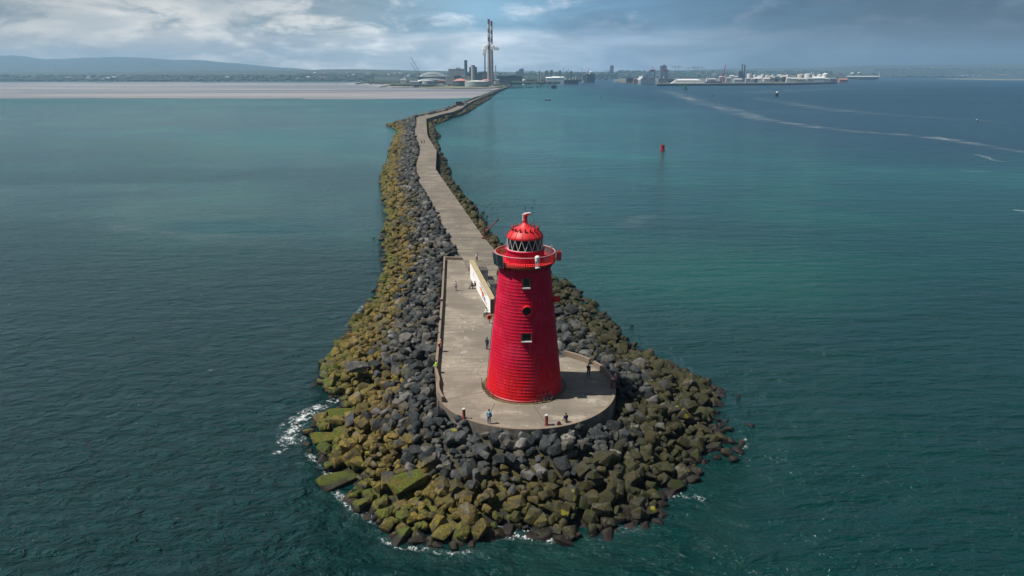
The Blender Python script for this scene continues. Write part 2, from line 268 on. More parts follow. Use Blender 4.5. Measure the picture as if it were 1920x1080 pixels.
# ------------------------------------------------------------------ mesh helpers
class MB:
    """collects shapes and links them as ONE mesh object"""
    def __init__(s): s.v = []; s.f = []; s.mi = []; s.att = []
    def add(s, vs, fs, mi=0, att=0.0):
        o = len(s.v); s.v += [tuple(v) for v in vs]; s.f += [tuple(i+o for i in f) for f in fs]; s.mi += [mi]*len(fs)
        s.att += list(att) if hasattr(att, '__len__') else [att]*len(vs); return s
    def box(s, c, d, rz=0.0, mi=0, taper=1.0):
        x, y, z = (k/2 for k in d); cz, sz = math.cos(rz), math.sin(rz); vs = []
        for k, zz in ((1, -z), (taper, z)):
            for a, b in ((-x,-y),(x,-y),(x,y),(-x,y)):
                a *= k; b *= k; vs.append((c[0]+a*cz-b*sz, c[1]+a*sz+b*cz, c[2]+zz))
        return s.add(vs, [(3,2,1,0),(4,5,6,7),(0,1,5,4),(1,2,6,5),(2,3,7,6),(3,0,4,7)], mi)
    def lathe(s, prof, n=32, c=(0,0,0), mi=0, closed=True, att=None):
        vs = []; at = []
        for j, (r, z) in enumerate(prof):
            for i in range(n):
                a = 2*math.pi*i/n; vs.append((c[0]+r*math.cos(a), c[1]+r*math.sin(a), c[2]+z)); at.append(att[j] if att else 0.0)
        fs = [(j*n+i, j*n+(i+1)%n, (j+1)*n+(i+1)%n, (j+1)*n+i) for j in range(len(prof)-1) for i in range(n)]
        if closed:
            fs.append(tuple(range(n-1,-1,-1))); fs.append(tuple((len(prof)-1)*n+i for i in range(n)))
        return s.add(vs, fs, mi, at)
    def cyl(s, c, r, h, n=16, mi=0, r2=None): return s.lathe([(r,0),(r if r2 is None else r2,h)], n, c, mi)
    def tube(s, pts, r, n=6, mi=0, r2=None):
        """round bar through points"""
        pts = [Vector(p) for p in pts]; vs = []; L = len(pts)
        for k, p in enumerate(pts):
            d = (pts[min(k+1, L-1)]-pts[max(k-1, 0)]).normalized()
            u = d.cross(Vector((0,0,1)));  u = d.cross(Vector((1,0,0))) if u.length < 1e-3 else u
            u.normalize(); w = d.cross(u); rr = r if r2 is None else r+(r2-r)*k/(L-1)
            for i in range(n):
                a = 2*math.pi*i/n; vs.append(p+u*(rr*math.cos(a))+w*(rr*math.sin(a)))
        fs = [(k*n+i, k*n+(i+1)%n, (k+1)*n+(i+1)%n, (k+1)*n+i) for k in range(L-1) for i in range(n)]
        fs += [tuple(range(n-1,-1,-1)), tuple((L-1)*n+i for i in range(n))]
        return s.add(vs, fs, mi)
    def ring(s, pts, r, n=6, mi=0):
        pts = [Vector(p) for p in pts]; L = len(pts); vs = []
        ctr = sum(pts, Vector())/L
        for k, p in enumerate(pts):
            d = (pts[(k+1)%L]-pts[k-1]).normalized(); u = (p-ctr); u = (u-d*u.dot(d)).normalized(); w = d.cross(u)
            for i in range(n):
                a = 2*math.pi*i/n; vs.append(p+u*(r*math.cos(a))+w*(r*math.sin(a)))
        return s.add(vs, [(k*n+i, k*n+(i+1)%n, ((k+1)%L)*n+(i+1)%n, ((k+1)%L)*n+i) for k in range(L) for i in range(n)], mi)
    def prism(s, poly, z0, z1, mi=0):
        n = len(poly); vs = [(p[0],p[1],z0) for p in poly]+[(p[0],p[1],z1) for p in poly]
        return s.add(vs, [tuple(range(n-1,-1,-1)), tuple(range(n,2*n))]+[(i,(i+1)%n,n+(i+1)%n,n+i) for i in range(n)], mi)
    def ell(s, c, r, n=10, m=7, mi=0, rot=None):
        vs = [Vector((0,0,-r[2]))]
        for j in range(1, m):
            t = math.pi*j/m-math.pi/2
            for i in range(n):
                a = 2*math.pi*i/n; vs.append(Vector((r[0]*math.cos(t)*math.cos(a), r[1]*math.cos(t)*math.sin(a), r[2]*math.sin(t))))
        vs.append(Vector((0,0,r[2])))
        if rot is not None: vs = [rot @ v for v in vs]
        vs = [(v.x+c[0], v.y+c[1], v.z+c[2]) for v in vs]
        fs = [(0, 1+(i+1)%n, 1+i) for i in range(n)]
        fs += [(1+(j-1)*n+i, 1+(j-1)*n+(i+1)%n, 1+j*n+(i+1)%n, 1+j*n+i) for j in range(1, m-1) for i in range(n)]
        e = len(vs)-1; fs += [(1+(m-2)*n+i, 1+(m-2)*n+(i+1)%n, e) for i in range(n)]
        return s.add(vs, fs, mi)
    def mesh(s, name, mats, smooth=False, attname=None):
        me = bpy.data.meshes.new(name); me.from_pydata(s.v, [], s.f)
        for m in (mats if isinstance(mats, (list, tuple)) else [mats]): me.materials.append(M[m] if isinstance(m, str) else m)
        if any(s.mi): me.polygons.foreach_set('material_index', s.mi)
        if attname:
            a = me.attributes.new(attname, 'FLOAT', 'POINT'); a.data.foreach_set('value', s.att)
        if smooth:
            me.polygons.foreach_set('use_smooth', [True]*len(me.polygons))
            try: me.set_sharp_from_angle(angle=R(40))
            except Exception: pass
        me.update(); return me
    def build(s, name, mats, parent=None, loc=None, rz=0.0, smooth=False, attname=None):
        return link(name, s.mesh(name, mats, smooth, attname), parent, loc, rz)
def link(name, me, parent=None, loc=None, rz=0.0):
    o = bpy.data.objects.new(name, me); COL.objects.link(o)
    if parent is not None: o.parent = parent
    if loc is not None: o.location = loc
    o.rotation_euler.z = rz
    return o
def tag(o, label=None, cat=None, group=None, kind=None):
    if label: o['label'] = label
    if cat: o['category'] = cat
    if group: o['group'] = group
    if kind: o['kind'] = kind
    return o
def empty(name, loc, label, cat, group=None, rz=0.0):
    o = bpy.data.objects.new(name, None); COL.objects.link(o); o.location = loc; o.rotation_euler.z = rz
    o.empty_display_size = .2
    return tag(o, label, cat, group)
def copy_tree(o, parent=None):
    c = o.copy(); COL.objects.link(c)
    if parent is not None: c.parent = parent
    for ch in list(o.children): copy_tree(ch, c)
    return c
HAZE, SKYC, SUNE, EXPO = 0.92e-4, 1.7, 4.8, 0.32
init_mats()
DZ = 5.0                                                            # deck level above the water
# ------------------------------------------------------------------ plan of the mole, measured from the photograph
C = (1.65, 74.2); RC = 10.65                                        # round platform
TWR = (1.45, 74.2)
def gl(lst, z): return [G(x, y, z)[:2] for x, y in lst]
left_far = [(950,161.5),(938,166.7),(922,175),(892,185),(873,192.5),(860,197.5),(838,207.5),(812,213.5),(780,219.5),(781,224),(778,245),(779,253),(783,264),(788,280),(782,302),(780,315),(786,340),(800,362),(815,391),(835,430),(850,458),(868,487)]
left_deck = [(833,486),(829,560),(823,640),(816.5,700)]
right_far = [(1050,671),(1012,600),(975,530),(940,482),(923,463),(903,440),(873,397),(847,360),(833,340),(817,317),(818.5,282),(803,257),(801,250),(799,223),(827,214.5),(850,209.5),(867,202.5),(875,195.5),(888,188.5),(913,178.5),(937,167.8),(954,161.5)]
LF, LD, RF = gl(left_far, DZ), gl(left_deck, DZ), gl(right_far, DZ)
a0 = math.atan2(LD[-1][1]-C[1], LD[-1][0]-C[0]); a1 = math.atan2(RF[0][1]-C[1], RF[0][0]-C[0])
if a0 < 0: a0 += 2*math.pi
ARC = []
for i in range(1, 48):
    a = math.pi + (a1+math.pi)*i/48.0; ARC.append((C[0]+RC*math.cos(a), C[1]+RC*math.sin(a)))
DECK = LF+LD+ARC+RF
shore_left = [(944,161),(930,167),(905,176.5),(880,188),(866,194),(852,199),(832,206.5),(810,212),(780,217.5),(762,225),(738,233),(722,235),(736,240),(746,248),(738,262),(733,277),(728,300),(713,330),(717,363),(727,407),(715,443),(719,473),(718,510),(710,540),(680,590),(652,622),(635,650),(606,690),(594,722),(612,742),(650,752),(640,768),(585,790),(572,822),(572,842),(598,855),(610,880),(628,915),(665,948),(705,985),(722,1004),(760,1012),(850,1032),(920,1017),(955,995),(1010,1000),(1062,1012),(1110,1002),(1165,988),(1222,976),(1240,935),(1262,905),(1300,880),(1312,850),(1330,818),(1352,790),(1318,770),(1350,748),(1322,712),(1262,690),(1212,670),(1168,640),(1150,610),(1105,570),(1068,537),(1040,522)]
shore_right = [(942,460),(917,435),(906,412),(872,372),(846,340),(839,312),(832,296),(822,281),(818,266),(824,256),(815,244),(812,236),(832,228.5),(852,221),(875,213),(886,206),(905,194),(925,182),(944,169),(962,161)]
SHORE = gl(shore_left+shore_right, 0.0)

def seg_dist(P, poly, closed=True):
    P = np.asarray(P, float); a = np.asarray(poly, float); b = np.roll(a, -1, 0)
    if not closed: a, b = a[:-1], b[:-1]
    best = np.full(len(P), 1e9)
    for (ax, ay), (bx, by) in zip(a, b):
        dx, dy = bx-ax, by-ay; L = dx*dx+dy*dy+1e-12
        t = np.clip(((P[:,0]-ax)*dx+(P[:,1]-ay)*dy)/L, 0, 1)
        best = np.minimum(best, np.hypot(P[:,0]-ax-t*dx, P[:,1]-ay-t*dy))
    return best
def inside(P, poly):
    P = np.asarray(P, float); x, y = P[:,0], P[:,1]; res = np.zeros(len(P), bool)
    n = len(poly); j = n-1
    for i in range(n):
        xi, yi = poly[i]; xj, yj = poly[j]
        c = ((yi > y) != (yj > y)) & (x < (xj-xi)*(y-yi)/(yj-yi+1e-12)+xi)
        res ^= c; j = i
    return res
def hin(P):
    """height of the rock armour where it meets the masonry"""
    x, y = P[:,0], P[:,1]
    ang = np.arctan2(y-C[1], x-C[0])
    mid = np.interp(y, [0,80,110,130,200,400,2000], [1.7,1.7,-2,-6,-16,-40,-100])
    right = (x > np.interp(y, [60,97,134,160,212,267,340,420,570,640,750,960,1300,1650], [3,0,-7,-13,-23,-34,-41,-54,-73,-68,-59,-55,-38,-28]))
    h = np.where(right, np.where(y > 108, 2.3, 4.4), 5.35)
    head = y < 84
    h = np.where(head, np.where((ang > -1.05) & (ang < 1.2), 4.6, 4.85), h)
    h = np.where(head & (ang > -1.15) & (ang < .25), 4.95-1.7*np.clip(1-np.abs(ang+.42)/.70, 0, 1), h)
    return h
def field(P):
    P = np.asarray(P, float)
    di = seg_dist(P, DECK); di = np.where(inside(P, DECK), 0, di)
    do = seg_dist(P, SHORE); ins = inside(P, SHORE)
    s = di/(di+do+1e-6); h = hin(P)
    bench = np.clip(1.4-di, 0, 1.4)/1.4
    z = h*(1-s**1.12)
    z = np.where(ins, z, -.28*do-.05)
    return z, di, do, ins

# ------------------------------------------------------------------ masonry
from mathutils.geometry import delaunay_2d_cdt
def cdt(poly):
    n = len(poly)
    v, e, f, *_ = delaunay_2d_cdt([Vector(p[:2]) for p in poly], [], [list(range(n))], 1, 1e-5)
    out = []
    for t in f:
        t = list(t); p, q, r = (v[i] for i in t[:3])
        if (q.x-p.x)*(r.y-p.y)-(q.y-p.y)*(r.x-p.x) < 0: t.reverse()
        out.append(t)
    return v, out
def tri_sheet(name, poly, z, mat):
    v, f = cdt(poly); me = bpy.data.meshes.new(name); me.from_pydata([(p.x, p.y, z) for p in v], [], f); me.materials.append(M[mat]); me.update(); return me
# the walkway mass (a long sea wall) and the head platform
WALK = LF+[G(835,520,DZ)[:2]]+[]
platform_poly = LD[:1]+LD[1:]+ARC+[RF[0], G(1012,600,DZ)[:2], G(960,590,DZ)[:2], G(920,589,DZ)[:2], G(884,522,DZ)[:2], G(868,487.5,DZ)[:2]]
walk_poly = LF[:-1]+[G(868,487,DZ)[:2], G(884,521.5,DZ)[:2], G(920,588,DZ)[:2], G(960,589,DZ)[:2], G(1012,599,DZ)[:2]]+RF[2:]
def mass(name, poly, ztop, zbot, mat):
    v, f = cdt(poly); n = len(poly); k = len(v)
    area = sum(poly[i][0]*poly[(i+1)%n][1]-poly[(i+1)%n][0]*poly[i][1] for i in range(n)); pl = list(poly) if area > 0 else list(poly)[::-1]
    vs = [(p.x, p.y, ztop) for p in v]+[(p[0], p[1], ztop) for p in pl]+[(p[0], p[1], zbot) for p in pl]
    fs = list(f)+[(k+i, k+n+i, k+n+(i+1)%n, k+(i+1)%n) for i in range(n)]
    me = bpy.data.meshes.new(name); me.from_pydata(vs, [], fs); me.materials.append(M[mat]); me.update(); return link(name, me)
sw = mass('sea_wall', walk_poly, DZ-.004, -2.5, 'seawall')
tag(sw, 'long dark masonry sea wall winding from the lighthouse to the distant shore', 'sea wall')
hp = mass('lighthouse_platform', platform_poly, DZ-.004, -1.5, 'drum')
tag(hp, 'rounded concrete platform carrying the red lighthouse above the boulders', 'platform')
def inset_walk():
    return link('path', tri_sheet('path', walk_poly, DZ, 'path'))
tag(inset_walk(), kind='structure')
tag(link('pavement', tri_sheet('pavement', platform_poly, DZ, 'pavement')), kind='structure')
# joints, kerbs and lines in the slab
jm = MB()
def strip(p, q, w, z, mb=None):
    (ax, ay), (bx, by) = p, q; L = math.hypot(bx-ax, by-ay); nx, ny = -(by-ay)/L*w/2, (bx-ax)/L*w/2
    (mb or jm).add([(ax+nx,ay+ny,z),(ax-nx,ay-ny,z),(bx-nx,by-ny,z),(bx+nx,by+ny,z)], [(0,1,2,3)])
for ya, xl, xr in ((512,834,872),(544,831,893),(571,829,908),(597,827,916),(625,825,915),(649,823,913),(690,819,908)):
    strip(G(xl,ya+.6,DZ)[:2], G(xr,ya-1,DZ)[:2], .08, DZ+.004)
for (xa,ya,xb,yb) in ((1000,760,1020,789),(928,756,918,776),(1060,736,1152,742),(822,752,905,735)):
    strip(G(xa,ya,DZ)[:2], G(xb,yb,DZ)[:2], .10, DZ+.004)
M['joint'] = simple('slab_joint', (.10,.085,.07), .9, .3, 1.0)
o = jm.build('pavement_joints', 'joint'); tag(o, kind='structure')
# pale splashes on the concrete
st = MB()
for px, py, r in ((1067,690,.55),(906,711,.22),(904,718,.16),(871,604,.5),(889,605,.45),(862,614,.3),(873,614,.25),(886,618,.5),(868,622,.3),(903,676,.3),(888,770,.15),(1054,724,.2),(972,759,.35),(830,715,.3)):
    g = G(px, py, DZ); k = 11; pts = []
    for i in range(k):
        a = 2*math.pi*i/k; q = r*.62*(.2+.8*random.random()); pts.append((g[0]+q*math.cos(a), g[1]+q*1.2*math.sin(a), DZ+.006))
    st.add(pts, [tuple(range(k))])
M['splash'] = simple('pale_splash', (.40,.38,.34), .9, .2, 3)
tag(st.build('pale_stains', 'splash'), kind='stuff', label='pale splashes and droppings on the platform concrete')
# mossy ring round the tower foot
vr = MB(); n = 56; vs = []
for i in range(n):
    a = 2*math.pi*i/n; q = 4.95+.10*math.sin(5*a)+.12*random.random()
    vs += [(TWR[0]+4.3*math.cos(a), TWR[1]+4.3*math.sin(a), DZ+.010), (TWR[0]+q*math.cos(a), TWR[1]+q*math.sin(a), DZ+.010)]
vr.add(vs, [(2*i, 2*i+1, 2*((i+1)%n)+1, 2*((i+1)%n)) for i in range(n)])
M['moss'] = simple('moss_ring', (.10,.085,.035), .95, .5, 1.6)
tag(vr.build('moss', 'moss'), kind='stuff', label='ring of moss and weeds at the foot of the tower')

# ------------------------------------------------------------------ parapets
def wall_run(name, pts, w, h, mat, label, cat, mb=None, z0=DZ-.3, cope=None):
    """low wall of width w along plan points (closed box section)"""
    pts = [Vector((p[0], p[1])) for p in pts]; m = MB(); vs = []
    for k, p in enumerate(pts):
        d = (pts[min(k+1, len(pts)-1)]-pts[max(k-1, 0)]).normalized(); nrm = Vector((-d.y, d.x))*w/2
        for q, z in ((p+nrm, z0), (p-nrm, z0), (p-nrm, DZ+h), (p+nrm, DZ+h)): vs.append((q.x, q.y, z))
    L = len(pts); fs = [(4*k+i, 4*k+(i+1)%4, 4*k+4+(i+1)%4, 4*k+4+i) for k in range(L-1) for i in range(4)]
    fs += [(3,2,1,0), tuple(4*(L-1)+i for i in range(4))]
    m.add(vs, fs); o = m.build(name, mat)
    bm = bmesh.new(); bm.from_mesh(o.data); bmesh.ops.recalc_face_normals(bm, faces=bm.faces); bm.to_mesh(o.data); bm.free()
    return tag(o, label, cat)
def arcpts(r, d0, d1, n=20): return [(C[0]+r*math.cos(R(d0+(d1-d0)*i/n)), C[1]+r*math.sin(R(d0+(d1-d0)*i/n))) for i in range(n+1)]
lw = [G(833.5,487.5,DZ)[:2]]
for (xa,ya),(xb,yb) in zip([(833.5,487.5),(829.5,560),(823.5,640)], [(829.5,560),(823.5,640),(817.5,700)]):
    p, q = G(xa,ya,DZ), G(xb,yb,DZ)
    for i in range(1, 7): lw.append((p[0]+(q[0]-p[0])*i/6, p[1]+(q[1]-p[1])*i/6))
arc_l = arcpts(RC-.22, 178, 205, 10)
lw += [p for p in arc_l if p[1] < lw[-1][1]-.4]
wall_run('parapet_wall', lw, .32, .74, 'parapet', 'low weathered parapet wall along the boulder side of the platform', 'parapet')
wall_run('parapet_wall', arcpts(RC-.22, 60, 37, 14), .34, .72, 'parapet', 'short straight-topped parapet stretch behind the tower up to the gap with a dark boulder', 'parapet')
wall_run('parapet_wall', arcpts(RC-.22, 33, -4, 20), .34, .72, 'parapet', 'curved parapet stretch between the gap and the seated person in pink', 'parapet')
wall_run('kerb', arcpts(RC-.16, 205.5, 352, 60), .30, .09, 'parapet', 'thin concrete kerb round the front rim of the platform', 'kerb', z0=DZ-.5)
wall_run('step_kerb', [G(834.5,486.4,DZ)[:2], G(867,487.4,DZ)[:2]], .5, .55, 'parapet', 'low cross wall where the platform begins, among grey boulders', 'kerb')

# ------------------------------------------------------------------ rubble bed under the boulders
def bed():
    gx = np.arange(-48, 46, 1.1); gy = np.arange(38, 176, 1.1)
    vs, fs = [], []
    def grid(gx, gy, off):
        X, Y = np.meshgrid(gx, gy); P = np.stack([X.ravel(), Y.ravel()], 1); z, di, do, ins = field(P)
        z = z-.62+rng.normal(0, .16, len(z)); z = np.where(di <= 0, np.minimum(z, 2.0), z); o = len(vs)
        vs.extend([(float(p[0]), float(p[1]), float(max(h, -3))) for p, h in zip(P, z)])
        nx = len(gx); keep = (z > -2.2)
        for j in range(len(gy)-1):
            for i in range(nx-1):
                k = j*nx+i
                if keep[k] or keep[k+1] or keep[k+nx] or keep[k+nx+1]: fs.append((o+k, o+k+1, o+k+nx+1, o+k+nx))
    grid(gx, gy, 0)
    grid(np.arange(-140, 30, 2.6), np.arange(175.5, 560, 2.6), 0)
    grid(np.arange(-180, 10, 5.0), np.arange(558, 1860, 6.0), 0)
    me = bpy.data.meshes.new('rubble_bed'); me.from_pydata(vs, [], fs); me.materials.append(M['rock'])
    a = me.attributes.new('rnd', 'FLOAT', 'POINT'); a.data.foreach_set('value', rng.random(len(vs))*.4)
    me.polygons.foreach_set('use_smooth', [False]*len(fs)); me.update()
    tag(link('rubble_bed', me), kind='structure')
bed()

# ------------------------------------------------------------------ boulders
def rock_proto(seed, bevel=True):
    rr = random.Random(seed); bm = bmesh.new(); n = rr.randint(9, 15)
    sx, sy, sz = rr.uniform(.85, 1.45), rr.uniform(.70, 1.0), rr.uniform(.50, .85)
    for i in range(n):
        zz = 1-2*(i+.5)/n; a = i*2.39996+rr.uniform(-.5,.5); q = math.sqrt(max(0, 1-zz*zz))
        k = rr.uniform(.86, 1.14)
        x, y, z = q*math.cos(a)*k, q*math.sin(a)*k, zz*k
        f = lambda u: math.copysign(abs(u)**.55, u)                 # squared-off, quarry-stone like
        bm.verts.new((f(x)*sx*.9, f(y)*sy*.9, f(z)*sz*.9))
    bmesh.ops.convex_hull(bm, input=bm.verts[:]); 
    bmesh.ops.delete(bm, geom=[v for v in bm.verts if not v.link_faces], context='VERTS')
    bmesh.ops.dissolve_limit(bm, angle_limit=R(16), verts=bm.verts[:], edges=bm.edges[:])
    if bevel:
        bmesh.ops.bevel(bm, geom=bm.edges[:], offset=.040, segments=1, affect='EDGES', profile=.6, clamp_overlap=True)
        bmesh.ops.triangulate(bm, faces=bm.faces[:])
        bmesh.ops.subdivide_edges(bm, edges=[e for e in bm.edges if e.calc_length() > .34], cuts=1)
        bmesh.ops.triangulate(bm, faces=bm.faces[:])
        for v in bm.verts:
            d = mnoise.noise(v.co*1.9+Vector((seed*3.1, 0, 0)))*.06+mnoise.noise(v.co*4.7+Vector((0, seed*2.3, 0)))*.04
            v.co += v.co.normalized()*d
    else: bmesh.ops.triangulate(bm, faces=bm.faces[:])
    bmesh.ops.recalc_face_normals(bm, faces=bm.faces)
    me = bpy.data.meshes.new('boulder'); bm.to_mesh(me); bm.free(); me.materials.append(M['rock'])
    me.polygons.foreach_set('use_smooth', [bevel]*len(me.polygons))
    if bevel:
        try: me.set_sharp_from_angle(angle=R(20))
        except Exception: pass
    me.update(); return me
PRO = [rock_proto(i+3) for i in range(16)]; PLO = [rock_proto(i+3, False) for i in range(16)]
def mesh_arrays(me):
    v = np.empty(len(me.vertices)*3); me.vertices.foreach_get('co', v)
    f = np.empty(len(me.polygons)*3, int); me.polygons.foreach_get('vertices', f)
    return v.reshape(-1,3), f.reshape(-1,3)
ROCKS = []                                                          # x y z r proto rot rnd slime
def jitter_grid(x0, x1, y0, y1, g, jit=.42):
    xs = np.arange(x0, x1, g); ys = np.arange(y0, y1, g*.87); P = []
    for j, y in enumerate(ys):
        for x in xs: P.append((x+(j%2)*g/2+rng.uniform(-jit,jit)*g, y+rng.uniform(-jit,jit)*g))
    return np.array(P)
def scatter(P, rlo, rhi, edge_in=.45, edge_out=.7, zoff=(-.35,.12), pick=None):
    z, di, do, ins = field(P)
    for (x, y), h, d, q, i in zip(P, z, di, do, ins):
        r = rlo+(rhi-rlo)*rng.random()**1.9
        if d < r*edge_in+.02: continue
        if not i and q > (edge_out if x > 0 else min(edge_out, .15)): continue
        if pick and not pick(x, y, h): continue
        if h < -.4: h = -.4
        low = h < 1.2
        if low: r *= 1.0+.2*rng.random()
        ROCKS.append((x, y, h+rng.uniform(*zoff)*r, r, int(rng.integers(16)), (rng.normal(0,.45), rng.normal(0,.45), rng.uniform(0,6.28)), float(rng.random()), 0.0))
scatter(jitter_grid(-46, 44, 40, 112, 1.09), .42, 1.18)
scatter(jitter_grid(-46, 44, 40, 112, 2.3, .6), .42, 1.2, zoff=(.2,.6))
scatter(jitter_grid(-60, 30, 112, 178, 1.36), .52, 1.2)
scatter(jitter_grid(-60, 30, 112, 178, 3.2, .6), .5, 1.0, zoff=(.3,.7))
scatter(jitter_grid(-140, 30, 178, 330, 1.9), .8, 1.5, edge_out=1.2)
scatter(jitter_grid(-140, 30, 330, 560, 2.6), 1.0, 2.0, edge_out=1.5)
scatter(jitter_grid(-180, 10, 560, 1200, 4.2), 1.4, 2.6, edge_in=.3, edge_out=2)
# the rocks that the photograph singles out
def one(px, py, z, r, scale, rot, rnd, slime=0.0, note=None):
    g = G(px, py, z); ROCKS.append((g[0], g[1], g[2], r, 3, rot, rnd, slime, scale, note))
SPECIAL = [
 (765,902,2.0,1.35,(1.5,1.25,.75),(.12,-.05,.5),.30,1.0,'very large flat slab covered in bright green moss below the front of the platform'),
 (648,776,.65,1.55,(1.5,1.0,.55),(-.05,.18,.45),.32,1.0,'long flat green-topped slab at the waterline beside the white foam, upper of two'),
 (620,822,.55,1.5,(1.5,.95,.55),(-.02,.15,.25),.36,1.0,'green mossy slab at the foam-edged waterline, lower of two'),
 (640,900,.15,2.1,(1.2,.9,.45),(0,.12,.6),.20,0.0,'flat dark brown seaweed-covered rock awash at the foot of the slope'),
 (668,688,3.5,1.15,(1.3,1.0,.9),(.3,.1,.2),.905,0.0,'pale sunlit boulder among mustard ones on the slope left of the parapet'),
 (944,822,4.35,.85,(1.0,1.0,1.1),(.5,.2,1.1),.985,0.0,'whitish boulder just below the front rim of the platform'),
 (1290,762,2.5,1.1,(1.1,1.0,1.0),(.2,.3,.4),.92,0.0,'pale brownish boulder standing out on the slope right of the platform'),
 (1268,912,.35,.95,(1.0,1.0,1.0),(.2,.3,.4),.33,0.0,'lone mossy rock just off the lower right corner of the rock pile'),
 (1109,679,4.55,.95,(1.2,1.0,.8),(.1,.2,.6),.25,0.0,'dark grey boulder pushed into the gap of the parapet'),
]
for s in SPECIAL: one(*s)
for px, py, r in ((1385,742,.45),(1408,797,.55),(1405,770,.25),(1385,845,.8),(1362,850,.9),(1376,862,.7),(1340,838,1.0),(1356,826,1.0),(1334,800,.9),(1322,812,1.1),(1366,806,.7),(1340,772,.8),(1390,832,.6),(1345,858,.7),(1348,812,.9),(1372,828,.7),(1328,742,1.0),(1335,752,.9),(605,680,.8),(612,690,.6),(632,650,.6),(1358,795,.5),(1300,900,.7),(1310,722,1.0),(1325,735,1.0),(1290,880,.6),(1200,628,.3),(1185,610,.35),(905,398,.5),(892,385,.4),(912,405,.5),(700,445,.5),(700,545,.5),(712,470,.4)):
    g = G(px, py, .1); ROCKS.append((g[0], g[1], rng.uniform(-.15,.2), r, int(rng.integers(16)), (rng.normal(0,.3), rng.normal(0,.3), rng.uniform(0,6)), float(rng.random()), 0.0))
for S in [r for r in ROCKS if len(r) > 8 and r[3]*max(r[8]) > 1.9]:
    ROCKS[:] = [r for r in ROCKS if r is S or len(r) > 8 or math.hypot(r[0]-S[0], r[1]-S[1]) > S[3]*S[8][0]*.86 or r[2] < S[2]-1.0]
def in_frame(r):
    px, py, d = proj(r[:3]); return -5 < px < 1925 and -5 < py < 1085 and d > 0
# which 300 show largest: nearest, not tucked under another and not behind the tower
cand = []
for k, r in enumerate(ROCKS):
    px, py, d = proj((r[0], r[1], r[2]+r[3]*.4))
    if not (0 < px < 1920 and 0 < py < 1080) or r[2] < -.35: continue
    if 905 < px < 1060 and 400 < py < 720: continue
    if r[1] > 125: continue
    cand.append((F*r[3]/d*(1.5 if len(r) > 8 else 1)+(6 if len(r) > 8 else 0), k, px, py, d))
cand.sort(reverse=True)
# keep those not covered by a nearer boulder
near = [(c[2], c[3], c[0], c[4]) for c in cand]
arr = np.array(near)
chosen = []
for c in cand:
    if len(ROCKS[c[1]]) <= 8:
        nearer = arr[arr[:,3] < c[4]-.3]
        if len(nearer) and np.any(np.hypot(nearer[:,0]-c[2], nearer[:,1]-(c[3])) < nearer[:,2]*.62): continue
    chosen.append(c)
    if len(chosen) >= 300: break
chosen_ids = {c[1]: c for c in chosen}
used_labels = {}
def weed(r): return mnoise.noise(Vector((r[0]*.13, r[1]*.13, 4.7)))*1.3
def boulder_words(r, px, py):
    x, y, z, rad, pr, rot, rnd = r[:7]
    ang = math.degrees(math.atan2(y-C[1], x-C[0]))
    size = 'large' if rad > 1.28 else 'small' if rad < .82 else 'mid-sized'
    r3 = (rnd*91.7) % 1.0
    zz = z+(r3-.5)*1.5+weed(r)
    if z+.5*rad < .6: col = 'dark wet'
    elif zz < 2.3: col = 'mustard weed-covered' if x < -6 else 'olive mossy'
    elif zz < 3.85: col = 'half mossy'
    else: col = 'dark slate-grey' if rnd < .45 else 'mid-grey' if rnd < .72 else 'brownish-grey' if rnd < .9 else 'pale grey'
    shape = ('blocky','wedge-shaped','rounded','angular')[pr % 4]
    tier = 'at the waterline' if z < .6 else 'low down' if z < 1.9 else 'halfway up' if z < 3.2 else 'near the top'
    if y < 84:
        if ang < -125 or ang > 170: sec = 'left of the front-left bollard' if -150 < ang < -125 else 'left of the curved parapet'
        elif ang < -100: sec = 'below the person in light blue'
        elif ang < -72: sec = 'in front of the tower door side rim'
        elif ang < -45: sec = 'below the seated man'
        elif ang < -15: sec = 'under the high curved rim'
        elif ang < 20: sec = 'outside the person in pink'
        else: sec = 'beyond the rear parapet'
        sec = sec.replace('in front of the tower door side rim', 'below the front rim')
    else:
        sec = ('beside the straight parapet' if y < 112 else 'beside the upper walkway') if x < 1 else 'right of the tower'
    return f'{size} {shape} {col} boulder {tier} {sec}', sec
for k, c in chosen_ids.items():
    r = ROCKS[k]; spec = len(r) > 8
    o = bpy.data.objects.new('boulder', PRO[r[4]]); COL.objects.link(o)
    o.location = r[:3]; o.rotation_euler = r[5]
    o.scale = tuple(r[3]*q for q in r[8]) if spec else (r[3],)*3
    o['rnd'] = r[6]; o['solo'] = 1.0; o['weed_level'] = weed(r)
    if r[7]: o['slime'] = 1.0
    lab = r[9] if spec else boulder_words(r, c[2], c[3])[0]
    tag(o, lab, 'boulder', 'boulders of the rock armour')
